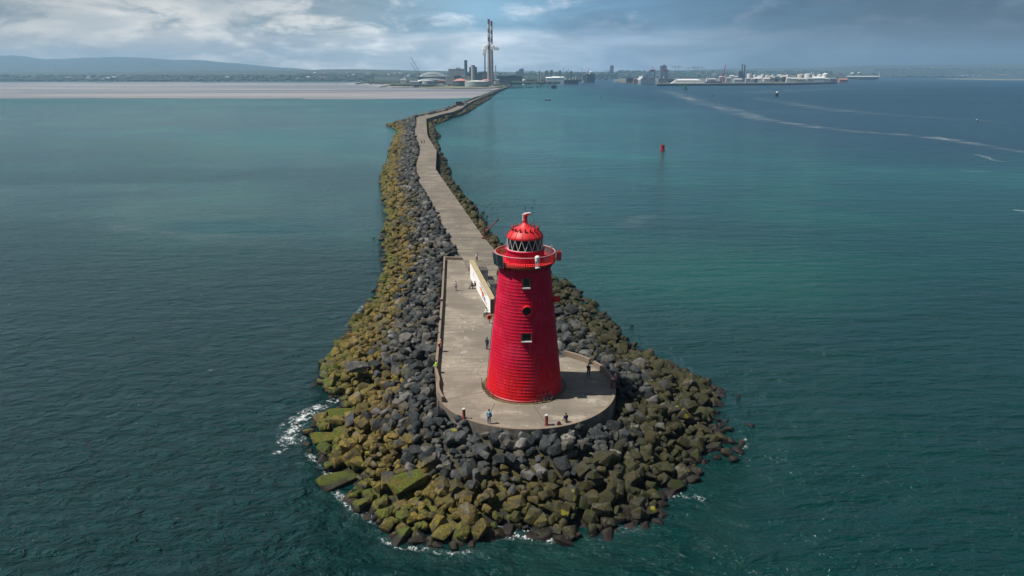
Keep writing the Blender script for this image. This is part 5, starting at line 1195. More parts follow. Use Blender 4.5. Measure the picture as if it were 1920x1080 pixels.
# ------------------------------------------------------------------ the town and docks, left bank
for a in ((972,980.5,129.8,3900,'facade','tall dark slab block on the skyline right of the warehouse'), (966.5,972,134,3900,'facade','lower block attached left of the tall dark slab'), (1016.5,1023,133.2,3900,'facade','pale skyline block, left of three similar'), (1025,1031,132.4,3950,'facade','skyline block in the middle of three, the tallest'), (1040,1045,133,3900,'facade','skyline block, right of three similar'), (1033,1038,135.5,3900,'city_grey','low block in a gap of the skyline blocks'), (990,993,135,4000,'city_grey','narrow block between the slab and the pale stacks'), (1060,1064,134,3900,'city_dark','dark block near the green tripod cranes'), (1119,1127,139,5450,'facade','wide office block left of the dark tower'), (1135,1142,138.5,5450,'facade','office block right of the dark tower'), (1142,1149,141,5450,'facade_pale','lower pale office block right of the dark tower'), (1108,1118,141,5450,'facade','low office row left of the dark tower')):
    bld('office_block', a[5], 'office block', a[0], a[1], a[2], a[3], a[4])
bld('office_tower', 'tall dark slender tower standing alone above the river mouth', 'tower', 1129, 1134.6, 123.4, 5400, 'facade', 1.0, extra='city_dark')
bld('office_tower', 'stepped shoulder block at the foot of the dark slender tower', 'tower', 1128, 1131, 132, 5390, 'facade', 1.0)
bld('office_tower', 'broad grey block tower behind the magenta gantry crane', 'tower', 1215.5, 1226, 123.5, 4200, 'facade', .7, extra='city_dark')
stack('flue_stack', 'left one of two pale slim stacks on the dockside', 'chimney', 1005.2, 136, 2700, 1.6, 1.5, 'city_pale', group='pale twin stacks', capm='light_grey')
stack('flue_stack', 'right one of two pale slim stacks on the dockside', 'chimney', 1009.5, 136, 2700, 1.6, 1.5, 'city_pale', group='pale twin stacks', capm='light_grey')
bld('boiler_house', 'narrow dark block between the two pale slim stacks', 'power station', 1006, 1009, 134, 2720, 'mid_grey')
for x0, x1, yt, lab in ((1018.5,1028,146.2,'white dock shed, left of three in a row'), (1028.7,1041.8,145.9,'white dock shed in the middle of three in a row'), (1042.3,1050,145.3,'white dock shed, right of three in a row')): bld('dock_shed', lab, 'shed', x0, x1, yt, 2600, 'white_paint', roof='gable', extra='white_paint')
for px, w_, yt, Yq, mat, lab in ((1053,4,147,2700,'light_grey','grey silo, first of the dock silos'), (1060,3,147.5,2700,'city_pale','pale silo next to the first grey dock silo'), (1066,3.5,146,2750,'light_grey','grey silo half way along the dock silos'), (1071,3,143.5,2800,'city_pale','tall pale silo beside the wide one'), (1084.5,6.5,140.5,2850,'city_pale','wide pale silo next to the dark moored ship')):
    tank(lab, px-w_/2, px+w_/2, yt, 0, mat, mat, .3, 'dock silos', Y=Yq)
bld('dark_warehouse', 'dark high warehouse at the end of the left quay', 'warehouse', 1088.5, 1103, 139, 2900, 'city_dark', extra='city_dark')
bld('dark_warehouse', 'low dark warehouse along the left quay', 'warehouse', 1050, 1075, 150.2, 2500, 'city_dark', .3)
rs = random.Random(33); seen_lab = {}
for k in range(64):
    px = rs.uniform(962,1150) if k < 34 else rs.uniform(1150,1600); w_ = rs.uniform(2.2,7); Yq = rs.uniform(4500,5250) if px < 1110 else rs.uniform(5600,6400); mt = rs.choice(['city_grey','city_dark','facade','facade','city_pale','brick'])
    nm_ = {'city_grey':'grey','city_dark':'dark','facade':'windowed grey','city_pale':'pale','brick':'brick'}[mt]; where = 'left of the dark slender tower' if px < 1128 else 'between the dark tower and the ferry' if px < 1190 else 'behind the gantry cranes' if px < 1300 else 'behind the tank farm'
    bld('city_block', f'low {nm_} city block in the hazy skyline {where}', 'building', px, px+w_, rs.uniform(134.2,140.5), Yq, mt, .5, 'gable' if rs.random() < .3 else None, f'{nm_} skyline blocks {where}', base=1.0)
def dome_building():
    Y = 4000; x = place(1095.5,Y); e = empty('glass_hall', (x,Y,GZ), 'white oval glass hall above the dark quay warehouse', 'hall'); m = MB(); r = (place(1099,Y)-place(1092,Y))/2; h = A(1095,133.6,Y)[2]-GZ
    m.lathe([(r*.75,0),(r*.9,h*.5),(r*1.05,h*.8),(r*.95,h*.95),(r*.5,h)], 24); m.build('shell', 'white_paint', e, smooth=True); m = MB(); m.lathe([(r*1.12,h*.84),(r*1.14,h*.86),(r*1.0,h*.94)], 24, closed=False); m.build('roof_rim', 'steel', e)
dome_building()
def quay_crane(px, ytop, Y, lab, mat='crane_blue', luff=((-6,.55),(8,.8))):
    zt = A(px,ytop,Y)[2]-GZ; e = empty('quay_crane', (place(px,Y),Y,GZ-.2), lab, 'crane'); m = MB()
    for s in (-1,1):
        for y in (-4,4): m.tube([(s*5,y,0),(s*1.6,y*.4,zt*.55)], .5, 5)
    m.tube([(0,0,zt*.5),(0,0,zt)], .6, 5); m.box((0,0,zt*.55),(6,5,3)); m.build('tower', mat, e)
    m = MB(); k = zt*.55
    for dx, f in luff: m.tube([(0,0,k),(dx*k/14,0,k+k*f*.7)], .42, 4); m.tube([(0,0,zt),(dx*k/14,0,k+k*f*.7)], .18, 3)
    m.build('jib', mat, e)
quay_crane(1048.7,127.5,2750,'slim dark dock crane standing alone left of the silos'); quay_crane(1080.5,127.8,2850,'teal tripod crane with spread jibs, left of two','city_teal',((-22,.15),(22,.1))); quay_crane(1091.8,127.6,2850,'teal tripod crane above the dark warehouse, right of two','city_teal',((-16,.2),(24,.1))); quay_crane(1162.5,132,3000,'dark slim crane on the right bank left of the ferry','city_dark'); quay_crane(1057,129,3300,'faint dock crane between the slim dark crane and the silos','city_dark')
# ------------------------------------------------------------------ right bank: ferry, gantries, sheds, tanks
def hull(L, B, D, n=12, bow=.30):
    """plan of a ship's hull, bow to +x"""
    pts = []
    for i in range(n+1): t = i/n; x = -L/2+L*t; w = B/2*(1-max(0,(t-(1-bow))/bow)**2.2); pts.append((x, w))
    return pts
def ship_hull(L, B, D, mat, e, name='hull', z0=-1, flare=1.0):
    hp_ = hull(L,B,D); m = MB(); vs = []
    for z, k in ((z0,.88),(D*.4,.97),(D,1.0)):
        for x, y in hp_: vs.append((x*(k*.5+.5), -y*k, z))
        for x, y in reversed(hp_): vs.append((x*(k*.5+.5), y*k, z))
    N = len(hp_)*2; m.add(vs, [(j*N+i,j*N+(i+1)%N,(j+1)*N+(i+1)%N,(j+1)*N+i) for j in range(2) for i in range(N)]+[tuple(2*N+i for i in range(N))]); return m.build(name, mat, e, smooth=True)
def ferry():
    Y = 2600; e = empty('ferry', (place(1194,Y),Y+30,0), 'big white car ferry with a dark funnel moored at the right quay', 'ferry', rz=R(205)); L, B = 70, 26
    ship_hull(L,B,17,'white_paint',e); 
    m = MB(); m.box((0,0,19.5),(L*.86,B*.94,5)); m.box((-1,0,24),(L*.74,B*.86,4)); m.box((L*.26,0,27.5),(9,B*.9,3.2)); m.build('superstructure', 'ship_white', e)
    m = MB(); m.lathe([(3.2,26),(2.8,33),(2.3,33.5)], 14, (-L*.05,0,0)); m.box((-L*.05,0,26.5),(10,8,1.2)); f = m.build('funnel', 'navy', e)
    m = MB(); m.tube([(L*.26,0,29),(L*.26,0,38)], .35, 5); m.tube([(L*.26,-3,35),(L*.26,3,35)], .2, 4); m.build('mast', 'white_paint', e)
    m = MB(); 
    for k in (-.25,0,.2): m.box((L*k,B*.45,21.5),(8,2,2)); m.box((L*k,-B*.45,21.5),(8,2,2))
    m.build('lifeboats', 'orange_buoy', e)
    m = MB(); m.box((-L*.5-.1,0,8),(.6,B*.7,12)); m.build('stern_door', 'mid_grey', e)
    m = MB(); m.box((-L*.2,-B/2+.1,9),(16,.4,6)); m.build('emblem', 'city_teal', e)
ferry()
def gantry(px, w_, ytop, ymid, Y, lab, apex=None):
    e = empty('gantry_crane', (place(px,Y),Y,GZ-.2), lab, 'crane', 'magenta gantry cranes'); zt = A(px,ytop,Y)[2]-GZ; zm = A(px,ymid,Y)[2]-GZ; W = (place(px+w_/2,Y)-place(px-w_/2,Y))/2
    for s in (-1,1):
        m = MB(); m.tube([(s*W,-8,0),(s*W,-8,zm)], 1.1, 6); m.tube([(s*W,8,0),(s*W,8,zm)], 1.1, 6); m.tube([(s*W,-8,zm*.45),(s*W,8,zm*.45)], .7, 5); m.build('leg', 'crane_blue', e)
    m = MB(); m.box((0,0,zm+1),(2*W+3,18,3)); m.box((0,-14,zm+2.5),(4,60,2.5)); m.build('beam', 'magenta_paint', e)
    m = MB(); m.box((0,0,zm-3),(W*.9,7,5)); m.build('trolley', 'magenta_paint', e)
    if apex: m = MB(); m.tube([(-W*.5,0,zm+2),(0,0,zt)], .5, 5); m.tube([(W*.5,0,zm+2),(0,0,zt)], .5, 5); m.tube([(0,0,zt),(0,-40,zm+3)], .2, 4); m.build('apex_frame', 'magenta_paint', e)
gantry(1201.5, 8.5, 123, 132, 2850, 'magenta container gantry with a peaked top behind the ferry', True); gantry(1223, 8.2, 130, 131.5, 2850, 'magenta flat-topped container gantry right of the ferry')
for x0, x1, yt, Yq, mat, lab in ((1178-8,1178,148.8,2820,'salmon_roof','pinkish low shed tucked left of the ferry'), (1158,1170,147,2900,'city_dark','dark moored hulk-like shed left of the ferry'), (1213,1222,147.5,2760,'city_grey','grey block on the quay right of the ferry'), (1222,1229,143,2860,'light_grey','pale silo block below the flat-topped gantry'), (1229,1240,148,2850,'city_grey','low grey shed right of the pale silo block')): bld('quay_shed', lab, 'shed', x0, x1, yt, Yq, mat, extra=mat)
def white_shed():
    Y = 2720; e = empty('long_shed', (place(1265,Y),Y,GZ-.1), 'long white shed with sloping ends on the breakwater', 'shed'); L = place(1299,Y)-place(1237,Y); h = A(1260,148.2,Y)[2]-GZ
    m = MB(); m.add([(-L/2,-10,0),(L/2,-10,0),(L/2,10,0),(-L/2,10,0),(-L*.36,-8,h*.72),(L*.34,-8,h*.72),(L*.34,8,h*.72),(-L*.36,8,h*.72)], [(3,2,1,0),(4,5,6,7),(0,1,5,4),(1,2,6,5),(2,3,7,6),(3,0,4,7)]); m.build('wall', 'white_paint', e)
    m = MB(); m.add([(-L*.38,-9,h*.72+.01),(L*.36,-9,h*.72+.01),(L*.36,9,h*.72+.01),(-L*.38,9,h*.72+.01),(-L*.27,0,h),(L*.22,0,h)], [(0,1,5,4),(1,2,5),(2,3,4,5),(3,0,4),(3,2,1,0)]); m.build('roof', 'white_paint', e)
    for q in (-.12,.15): m = MB(); m.box((L*q,-10.05,2.6),(1.6,.5,5)); m.build('door', 'mid_grey', e)
white_shed()
def cargo_ship():
    Y = 2830; e = empty('cargo_ship', (place(1306,Y),Y+15,0), 'dark-hulled cargo ship with a white bridge tower behind the long white shed', 'ship', rz=R(4)); ship_hull(92,15,8,'city_dark',e)
    m = MB(); m.box((-16,0,11),(9,11,8)); m.box((-17,0,17),(6,9,5)); m.tube([(-17,0,19),(-17,0,27)], .9, 6); m.build('bridge', 'ship_white', e)
    m = MB(); m.box((12,0,8.2),(38,10,2.2)); m.build('hatch_covers', 'mid_grey', e)
cargo_ship()
def red_crane():
    Y = 3000; e = empty('harbour_crane', (place(1324,Y),Y,GZ), 'tall dark red luffing harbour crane behind the cargo ship', 'crane'); k = A(1327,119.5,Y)[2]-GZ; dx = place(1327,Y)-place(1324,Y)
    m = MB(); 
    for s in (-1,1): m.tube([(s*7,-5,0),(s*3,-2,k*.35)], .9, 5); m.tube([(s*7,5,0),(s*3,2,k*.35)], .9, 5)
    m.box((0,0,k*.4),(11,8,6)); m.build('tower', 'magenta_paint', e)
    m = MB(); m.tube([(-1,0,k*.4),(dx,0,k)], 1.5, 5, r2=.9); m.tube([(3,0,k*.42),(dx+.3,0,k*.96)], .8, 4); m.build('jib', 'magenta_paint', e)
red_crane()
stack('flue_stack', 'left and taller one of two dark stacks on the right bank', 'chimney', 1355.6, 120, 3250, 3.2, 2.8, 'city_dark', group='dark stacks of the right bank', capm='black')
stack('flue_stack', 'right and shorter one of two dark stacks on the right bank', 'chimney', 1360.0, 121.5, 3250, 3.2, 2.8, 'city_dark', group='dark stacks of the right bank', capm='black')
bld('boiler_house', 'dark block below the two dark stacks', 'power station', 1351, 1357.5, 133.8, 3220, 'city_dark')
bld('boiler_house', 'small grey-green block right of the dark block under the stacks', 'power station', 1358, 1362, 139, 3220, 'city_teal')
wt = [(1366.5,1375,138.6,3280,'large pale tank with a flat white top right of the dark stacks'),(1377,1382,140.3,3280,'small white tank beside the large pale one'),(1390.5,1396.5,139,3250,'cream tank standing alone'),(1398,1404,141,3220,'low white tank right of the cream one'),(1408,1413,140,3280,'white tank in a dense cluster of sheds'),(1419,1430,140.2,3280,'wide low white tank left of the paired cream ones'),(1433,1440,140.5,3280,'small low tank left of the paired cream ones'),(1454.5,1466,139.6,3280,'cream tank, left of the adjoining pair'),(1467,1480,138.7,3320,'white tank, right of the adjoining pair'),(1479,1484,140.5,3220,'narrow white tank under the thin flues'),(1488,1495,140.5,3220,'squat white tank between narrow and domed tanks'),(1497,1507,139,3200,'domed white tank at the right end of the tank farm')]
for x0, x1, yt, Yq, lab in wt: tank(lab, x0, x1, yt, 0, 'cream_paint' if 'cream' in lab else 'white_paint', 'white_paint', .45 if 'domed' in lab else .14, 'white tanks of the right bank', Y=Yq)
for px, lab in ((1476,'thin white flue, left of three above the tanks'), (1480,'thin white flue in the middle of three above the tanks'), (1485.6,'thin white flue, right of three above the tanks')): stack('thin_flue', lab, 'chimney', px, 134.3, 3340, .9, .8, 'white_paint', group='thin white flues', capm='light_grey')
rs = random.Random(9)
sheds = [(1336,1343,142.5),(1344,1350,144),(1364,1372,147.6),(1374,1384,148.2),(1380,1391,147),(1395,1406,147.6),(1407,1418,145.5),(1418,1433,145),(1434,1441,146.6),(1442,1452,147.4),(1452,1468,148.4),(1470,1480,147.6),(1481,1500,146.6),(1501,1508,147.6),(1510,1520,147.8),(1330,1338,146.4),(1318,1328,144.4),(1344,1358,149),(1300,1312,148.6),(1526,1540,149.2),(1384,1392,143.5),(1400,1408,143.8),(1414,1421,143.6),(1426,1436,143.5),(1440,1450,143.8)]
tone = ['white_paint','light_grey','city_pale','cream_paint','city_grey','salmon_roof']; wtone = {'white_paint':'white','light_grey':'light grey','city_pale':'pale','cream_paint':'cream','city_grey':'grey','salmon_roof':'pinkish'}
for i, (x0, x1, yt) in enumerate(sheds):
    mt = tone[rs.randrange(6)] if i > 12 else tone[(i*3) % 4]; wd_ = 'wide' if x1-x0 > 11 else 'narrow' if x1-x0 < 8 else 'mid-sized'
    where = 'by the cargo ship' if x1 < 1345 else 'in front of the dark stacks' if x1 < 1375 else 'below the cream tank' if x1 < 1410 else 'in the middle of the right bank' if x1 < 1445 else 'below the paired tanks' if x1 < 1482 else 'below the domed tank' if x1 < 1512 else 'near the tip of the right bank'
    bld('port_shed', f'{wd_} {wtone[mt]} port shed {where}, {"front" if yt > 146 else "back"} row', 'shed', x0, x1, yt, 2960 if yt > 146 else 3180, mt, .4, 'gable', 'port sheds of the right bank', extra=mt)
bld('long_shed', 'very long low shed with a white roof at the wooded tip of the right bank', 'shed', 1540, 1593, 144.0, 4380, 'city_dark', .2, 'gable', extra='light_grey')
bld('port_shed', 'small white shed above the very long one', 'shed', 1545, 1552, 137.5, 6300, 'white_paint', .5, 'gable', extra='white_paint')
bld('port_shed', 'small flat white shed above the right part of the very long one', 'shed', 1556, 1561, 136.3, 6400, 'white_paint', .5, 'gable', extra='white_paint')
bld('port_shed', 'little white building on the hill above the cream tank', 'building', 1437, 1442.5, 133, 7200, 'white_paint', .5, 'gable', extra='white_paint')
def tower_crane(px, ytop, Y, jib, lab):
    zt = A(px,ytop,Y)[2]-GZ; e = empty('tower_crane', (place(px,Y),Y,GZ), lab, 'crane'); m = MB(); m.tube([(0,0,0),(0,0,zt)], 1.0, 4); m.build('mast', 'city_grey', e)
    m = MB(); m.tube([(-12*jib,0,zt-5),(42*jib,0,zt-4)], .8, 4); m.tube([(0,0,zt+2),(38*jib,0,zt-4)], .25, 3); m.tube([(0,0,zt+2),(-11*jib,0,zt-4)], .25, 3); m.box((-11*jib,0,zt-6.5),(4,2,3)); m.build('jib', 'city_grey', e)
for px, yt, Y, j, lab in ((1240.5,124,3800,1,'tower crane right of the broad block tower, jib to the right'), (1246,123.6,4000,-1,'second tower crane right of the block tower, jib to the left'), (1263.5,126,3900,1,'tower crane with a short jib in the middle of the crane group'), (1273.5,124,3600,1,'thin tower crane, left of the closely spaced pair'), (1279.5,126,3600,1,'thin tower crane, right of the closely spaced pair'), (985,132,3900,1,'tower crane on the skyline right of the dark slab'), (997,132.5,3900,-1,'tower crane on the skyline left of the pale stacks'), (1122,130,4200,1,'faint tower crane left of the dark slender tower')): tower_crane(px, yt, Y, j, lab)
# thin masts on the hills
for px, yt, Y, lab in ((173.5,111,7000,'tall thin radio mast against the hills far left'), (1396.5,126.8,5200,'thin mast on the low ridge right of the stacks'), (1463,129,4500,'thin lattice mast above the tank farm')):
    b = 60 if Y > 6000 else 20; zt = A(px,yt,Y)[2]; m = MB(); m.tube([(0,0,-30),(0,0,zt-b)], 2.2 if Y > 6000 else 1.0, 4, r2=.6); m.box((0,0,zt-b-6),(3,3,2)); tag(m.build('radio_mast', 'mid_grey', None, (place(px,Y),Y,b)), lab, 'mast')
# houses along the far shores
def house_proto(mat, rmat):
    e = bpy.data.objects.new('house', None); COL.objects.link(e); e.location = (0,-5000,-50)
    m = MB(); m.box((0,0,3),(13,9,6)); m.build('wall', mat, e); m = MB(); m.add([(-7,-5,6.01),(7,-5,6.01),(7,5,6.01),(-7,5,6.01),(-7,0,9),(7,0,9)], [(0,1,5,4),(2,3,4,5),(1,2,5),(3,0,4),(3,2,1,0)]); m.build('roof', rmat, e); return e
HP = [('white', house_proto('city_pale','mid_grey')), ('cream', house_proto('cream_paint','brick')), ('grey', house_proto('city_grey','light_grey')), ('brick', house_proto('brick','mid_grey'))]
spots = []; rs = random.Random(21)
for _ in range(44): spots.append((rs.uniform(5,690), rs.uniform(146.5,151), 3650+rs.uniform(0,700)))
for _ in range(26): spots.append((rs.uniform(560,850), rs.uniform(138,149), 4100+rs.uniform(0,600)))
for _ in range(14): spots.append((rs.uniform(1640,1915), rs.uniform(124,140), 7300+rs.uniform(0,900)))
for k in range(18): spots.append((1795+45*rs.random(), 142.6+rs.uniform(-.5,.8), 6260))
for k in range(12): spots.append((1872+20*rs.random(), 141.8+rs.uniform(-.5,.9), 6240))
used0 = set()
hills_lookup = None
for px, py, Y in spots:
    k = rs.choice([0,0,1,2,2,3]); nm, pr = HP[k]; p = A(px, py, Y); o = pr if k not in used0 else copy_tree(pr); used0.add(k)
    o.location = (p[0], Y, max(p[2], 2.0)); o.rotation_euler.z = rs.uniform(-.6,.6); s = rs.uniform(.6,1.1); o.scale = (s*rs.uniform(.9,2.2), s, s)
    place_ = 'on the far left shore beyond the sand' if px < 560 else 'on the slope left of the power station' if px < 900 else 'by the water on the far right shore' if Y < 6300 else 'on the wooded ridge at the far right'
    tag(o, f'tiny {nm} house {place_}', 'house', f'{nm} houses {place_}')
for i, (nm, pr) in enumerate(HP):
    if i not in used0: copy = None
# ------------------------------------------------------------------ buoys, beacons and boats
def red_buoy():
    e = empty('channel_buoy', G(1242,283,0), 'red channel buoy floating on the water right of the lighthouse', 'buoy')
    m = MB(); m.lathe([(1.05,-.6),(1.25,-.1),(1.25,.55),(.9,.75)], 20); m.build('float', 'buoy_red', e, smooth=True)
    m = MB(); m.lathe([(1.10,.7),(1.05,1.0),(.98,3.0),(1.02,3.3)], 12); m.build('body', 'buoy_red', e)
    m = MB()
    for t in range(4): a = math.pi/4+t*math.pi/2; m.tube([(1.12*math.cos(a),1.12*math.sin(a),.6),(1.02*math.cos(a),1.02*math.sin(a),3.5)], .10, 5)
    m.build('frame', 'red_dark', e)
    m = MB(); m.tube([(0,0,3.3),(0,0,4.0)], .12, 6); m.lathe([(.22,3.9),(.22,4.2),(.05,4.4)],10); m.build('lamp', 'dark_grey', e)
red_buoy()
def green_beacon():
    e = empty('beacon', G(1284,168.5,0), 'dark green beacon tower on splayed piles in the channel', 'beacon'); m = MB()
    for t in range(6): a = t*math.pi/3; m.tube([(5.2*math.cos(a),5.2*math.sin(a),-2),(4.2*math.cos(a),4.2*math.sin(a),6)], .6, 6)
    m.ring([(4.8*math.cos(2*math.pi*i/16),4.8*math.sin(2*math.pi*i/16),2) for i in range(16)], .4, 5); m.build('piles', 'green_paint', e)
    m = MB(); m.lathe([(5.0,6),(5.0,7),(2.8,7.2),(2.4,12.5)], 12); m.build('tower', 'green_paint', e); m = MB(); m.lathe([(2.9,12.5),(2.9,12.9),(1.4,13),(1.4,14.6),(.2,15.4)], 12); m.build('lantern', 'green_paint', e)
green_beacon()
def dark_beacon():
    e = empty('beacon', G(1456,181.5,0), 'stubby black beacon with a white lantern on the open water', 'beacon'); m = MB(); m.lathe([(2.6,-1),(2.7,.5),(2.4,1),(2.3,5.6),(2.7,5.8),(2.7,6.3)], 16); m.build('body', 'black', e); m = MB(); m.lathe([(1.7,6.3),(1.7,8.2),(.9,8.9),(.2,9.4)], 14); m.build('lantern', 'white_paint', e)
dark_beacon()
for px, py, mat, s, lab in ((1127,184.5,'dark_grey',1.0,'small dark buoy in the middle of the river mouth'), (1337,181,'dark_grey',.8,'small low dark buoy between the two beacons'), (1076.5,164.5,'dark_grey',1.0,'small dark buoy near the left quay'), (1059,159,'dark_grey',.9,'small dark buoy close under the left quay silos'), (1181.5,158.8,'green_paint',.9,'small buoy in front of the ferry')):
    e = empty('channel_buoy', G(px,py,0), lab, 'buoy'); m = MB(); m.lathe([(1.3*s,-.5),(1.5*s,0),(1.5*s,.6),(.8*s,1)], 14); m.build('float', mat, e); m = MB(); m.lathe([(.7*s,1),(.35*s,3.6),(.5*s,3.7),(.1*s,4.4)], 10); m.build('tower', mat, e)
def boat(px, py, L, mat, lab, rz=0.0, cab=True, grp=None, mast=False):
    e = empty('boat', G(px,py,0), lab, 'boat', grp, rz); ship_hull(L, L*.32, L*.12, mat, e, z0=-.2)
    if cab: m = MB(); m.box((-L*.05,0,L*.18),(L*.38,L*.22,L*.13)); m.box((-L*.05,0,L*.25),(L*.30,L*.20,.12)); m.build('cabin', 'white_paint' if mat != 'white_paint' else 'city_dark', e)
    if mast: m = MB(); m.tube([(0,0,L*.1),(0,0,L*1.25)], .07, 4); m.tube([(0,0,L*.3),(-L*.4,0,L*.3)], .07, 4); m.build('mast', 'light_grey', e)
boat(1027,188.2,9.5,'city_dark','small dark motor launch with a pale cabin crossing the river mouth',.1)
boat(1832,226,3.4,'rust_red','tiny pinkish boat far out on the right',.2)
bs = [(1587,150.6,0),(1605,150.6,0),(1644,150.2,0),(1688,148.6,0),(1711,147.2,0),(1719,149.6,0),(1726.5,149.7,1),(1734,149.8,1),(1764,149.8,0),(1768,148.6,1),(1775,149.5,1),(1782,147.4,0),(1789,149.6,1),(1804,149.2,1),(1822,148.8,1)]
for i, (px, py, dk) in enumerate(bs): boat(px, py, 9+(i*37 % 5), 'city_dark' if dk else 'white_paint', f"{'dark' if dk else 'white'} moored boat on the far right water off the wooded shore", .3*math.sin(i*2.2), True, f"{'dark' if dk else 'white'} moored boats off the far right shore", True)
# huts on the mole
def hut(px, py, w_, d_, h_, mat, lab, rz=0):
    g = G(px,py,DZ); e = empty('hut', g, lab, 'hut', rz=rz); m = MB(); m.box((0,0,h_/2),(w_,d_,h_)); m.build('wall', mat, e); m = MB(); m.box((0,0,h_+.2),(w_+.6,d_+.6,.4)); m.build('roof', 'mid_grey', e); m = MB(); m.box((w_/2+.03,0,1.1),(.08,1.2,2.2)); m.build('door', 'black', e)
hut(860,198.2,7,6,4.6,'seawall','square concrete bathing hut on the left edge of the bent sea wall',.2); hut(874.5,195.5,3,3,4.0,'cream_paint','pale little shelter on the sea wall past the concrete hut',.1); hut(868.5,197,3.4,3,2.2,'dark_grey','low dark hut between the concrete hut and the pale shelter',.1)
# cars parked at the root of the mole
for k, (px, py, mt) in enumerate(((944,161.2,'white_paint'),(948,160.6,'mid_grey'),(952,160.0,'white_paint'),(956,159.6,'light_grey'),(938.5,160.6,'city_dark'))):
    Y = G(px,py,GZ)[1]; e = empty('parked_car', (place(px,Y),Y,GZ-.6), f"{ {'white_paint':'white','mid_grey':'grey','light_grey':'silver','city_dark':'dark'}[mt]} car parked where the sea wall meets the headland", 'car', 'cars parked at the root of the sea wall', .4)
    m = MB(); m.box((0,0,.7),(4.3,1.8,.7)); m.box((-.2,0,1.25),(2.3,1.6,.5),0,0,.8); m.build('body', mt, e)
    for sx in (-1.35,1.35):
        for sy in (-.85,.85): m = MB(); m.ring([(sx+.22*math.cos(2*math.pi*i/10),sy,.34+.22*math.sin(2*math.pi*i/10)) for i in range(10)], .12, 5); m.build('wheel', 'tyre', e)

# ------------------------------------------------------------------ haze: the air between here and the hills
m = MB(); m.box((0,4850,165),(20000,12100,340)); m.v = [(x,y,-6.5 if z < 0 else 345) for x, y, z in m.v]
hm, nt = newmat('air'); b = NB(nt); vol = b.n('ShaderNodeVolumePrincipled', {'Color': (.38,.66,.96,1), 'Density': HAZE, 'Anisotropy': .15}).outputs[0]; b.n('ShaderNodeOutputMaterial', {'Volume': vol}); M['air'] = hm
tag(m.build('haze', 'air'), kind='stuff')

# ------------------------------------------------------------------ sky, sun, camera
SUN_EL, SUN_AZ = R(59), R(-95)                                       # azimuth from +Y, clockwise positive
sd = Vector((math.cos(SUN_EL)*math.sin(SUN_AZ), math.cos(SUN_EL)*math.cos(SUN_AZ), math.sin(SUN_EL)))
wd0 = bpy.data.worlds.new('World'); sc.world = wd0; wd0.use_nodes = True; nt = wd0.node_tree; nt.nodes.clear(); b = NB(nt)
tc = b.n('ShaderNodeTexCoord').outputs['Generated']; X = b.xyz(tc)
sky = b.n('ShaderNodeTexSky', sky_type='NISHITA', sun_disc=False, sun_elevation=SUN_EL, sun_rotation=SUN_AZ, air_density=1.0, dust_density=1.0, ozone_density=1.5).outputs[0]
bg1 = b.n('ShaderNodeBackground', {'Color': sky, 'Strength': .10}).outputs[0]
az = b.math('DIVIDE', X[0], b.math('ADD', b.math('ABSOLUTE', X[1]), .35))            # -0.7 left edge .. +0.7 right edge
el = X[2]
# layered overcast: flat-based stratocumulus stretching with perspective
n1 = b.noise(b.map(tc,(3.2,3.2,17)), 1.7, 6, .58, .5); n2 = b.noise(b.map(tc,(6.5,6.5,17),(3,1,2)), 1.9, 8, .62, .35); n3 = b.noise(b.map(tc,(1.2,1.2,7),(5,5,5)), 1.6, 3, .5)
side = b.step(az, -.62, .62)
base = b.ramp(side, [(0,(.20,.19,.185)),(.25,(.27,.285,.30)),(.48,(.38,.43,.49)),(.62,(.20,.265,.36)),(.80,(.055,.085,.135)),(1,(.016,.030,.055))])
hi = b.ramp(side, [(0,(.10,.115,.12)),(.30,(.15,.19,.22)),(.46,(.13,.25,.36)),(.62,(.055,.125,.21)),(.80,(.018,.050,.092)),(1,(.006,.018,.038))])
edge = b.math('ADD', el, b.math('MULTIPLY', b.math('SUBTRACT', n1, .5), .038))
up = b.step(edge, .042, .062)
c = b.mix(up, base, hi)
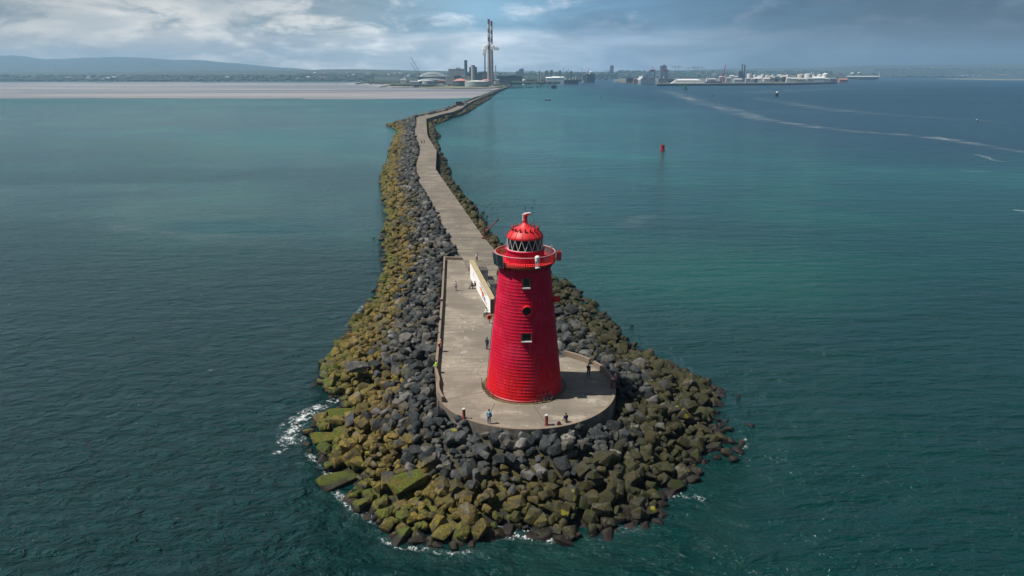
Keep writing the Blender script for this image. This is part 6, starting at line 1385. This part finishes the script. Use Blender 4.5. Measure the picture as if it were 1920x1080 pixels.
# lighter cloud tops
lit = b.ramp(side, [(0,(.32,.295,.27)),(.27,(.70,.66,.60)),(.42,(.60,.64,.68)),(.6,(.26,.30,.37)),(.8,(.085,.11,.155)),(1,(.045,.065,.10))])
wl_ = b.step(az, -.10, -.30); wl2 = b.step(az, -.75, -.42)
bias = b.math('MULTIPLY', b.math('MULTIPLY', wl_, b.step(el, .022, .065)), .10)
bias = b.math('ADD', bias, b.math('MULTIPLY', b.math('MULTIPLY', wl_, wl2), b.math('MULTIPLY', b.step(el, .035, .075), .07)))
cm = b.step(b.math('ADD', n2, bias), .48, .72)
c = b.mix(b.math('MULTIPLY', cm, .80), c, lit); n5 = b.noise(b.map(tc,(3,3,14),(8,2,4)), 2.2, 6, .6, .6); c = b.mix(1.0, c, b.mix(b.step(n5,.36,.62), (.70,.74,.78), (1.18,1.14,1.10)), 'MULTIPLY')
dk = b.step(b.math('ADD', n3, b.math('MULTIPLY', el, .6)), .52, .70)
c = b.mix(b.math('MULTIPLY', b.math('MULTIPLY', dk, up), .45), c, b.mix(.55, hi, (.02,.035,.05)))
# higher sky overhead: broken cloud, brighter to the left where the sun is
ovh = b.step(el, .10, .26)
n4 = b.noise(tc, 2.4, 6, .6, .4)
oc = b.mix(b.step(n4,.42,.62), (.035,.07,.11), (.16,.17,.18)); oc = b.mix(b.step(X[0],-.5,.6), oc, b.mix(.6, oc, (.03,.04,.05)))
c = b.mix(ovh, c, oc); c = b.mix(b.step(X[1], .25, -.35), c, b.mix(.62, c, (.015,.02,.026)))  # unseen sky behind the camera dimmed so camera-facing rock faces stay darker
bg2 = b.n('ShaderNodeBackground', {'Color': c, 'Strength': SKYC}).outputs[0]
fac = b.math('MULTIPLY', b.step(el, -.02, .0), .88)
mx = b.n('ShaderNodeMixShader', {0: fac, 1: bg1, 2: bg2}).outputs[0]
b.n('ShaderNodeOutputWorld', {'Surface': mx})
sl = bpy.data.lights.new('sun', 'SUN'); sl.energy = SUNE; sl.angle = R(.55); sl.color = (1.0,.94,.85)
so = bpy.data.objects.new('sun', sl); COL.objects.link(so); so.rotation_euler = sd.to_track_quat('Z','Y').to_euler(); so.location = (-60,70,90)
cam = bpy.data.cameras.new('camera'); cam.sensor_width = 36; cam.lens = 36*F/1920; cam.clip_start = .5; cam.clip_end = 40000
co_ = bpy.data.objects.new('camera', cam); COL.objects.link(co_); co_.location = (0,0,H); co_.rotation_euler = (math.pi/2-PITCH, 0, 0); sc.camera = co_
sc.view_settings.view_transform = 'Standard'; sc.view_settings.look = 'None'; sc.view_settings.gamma = 1; sc.view_settings.exposure = EXPO; sc.view_settings.use_curve_mapping = False
sc.cycles.volume_bounces = 1; sc.cycles.max_bounces = 6; sc.cycles.transparent_max_bounces = 12; sc.cycles.use_denoising = True
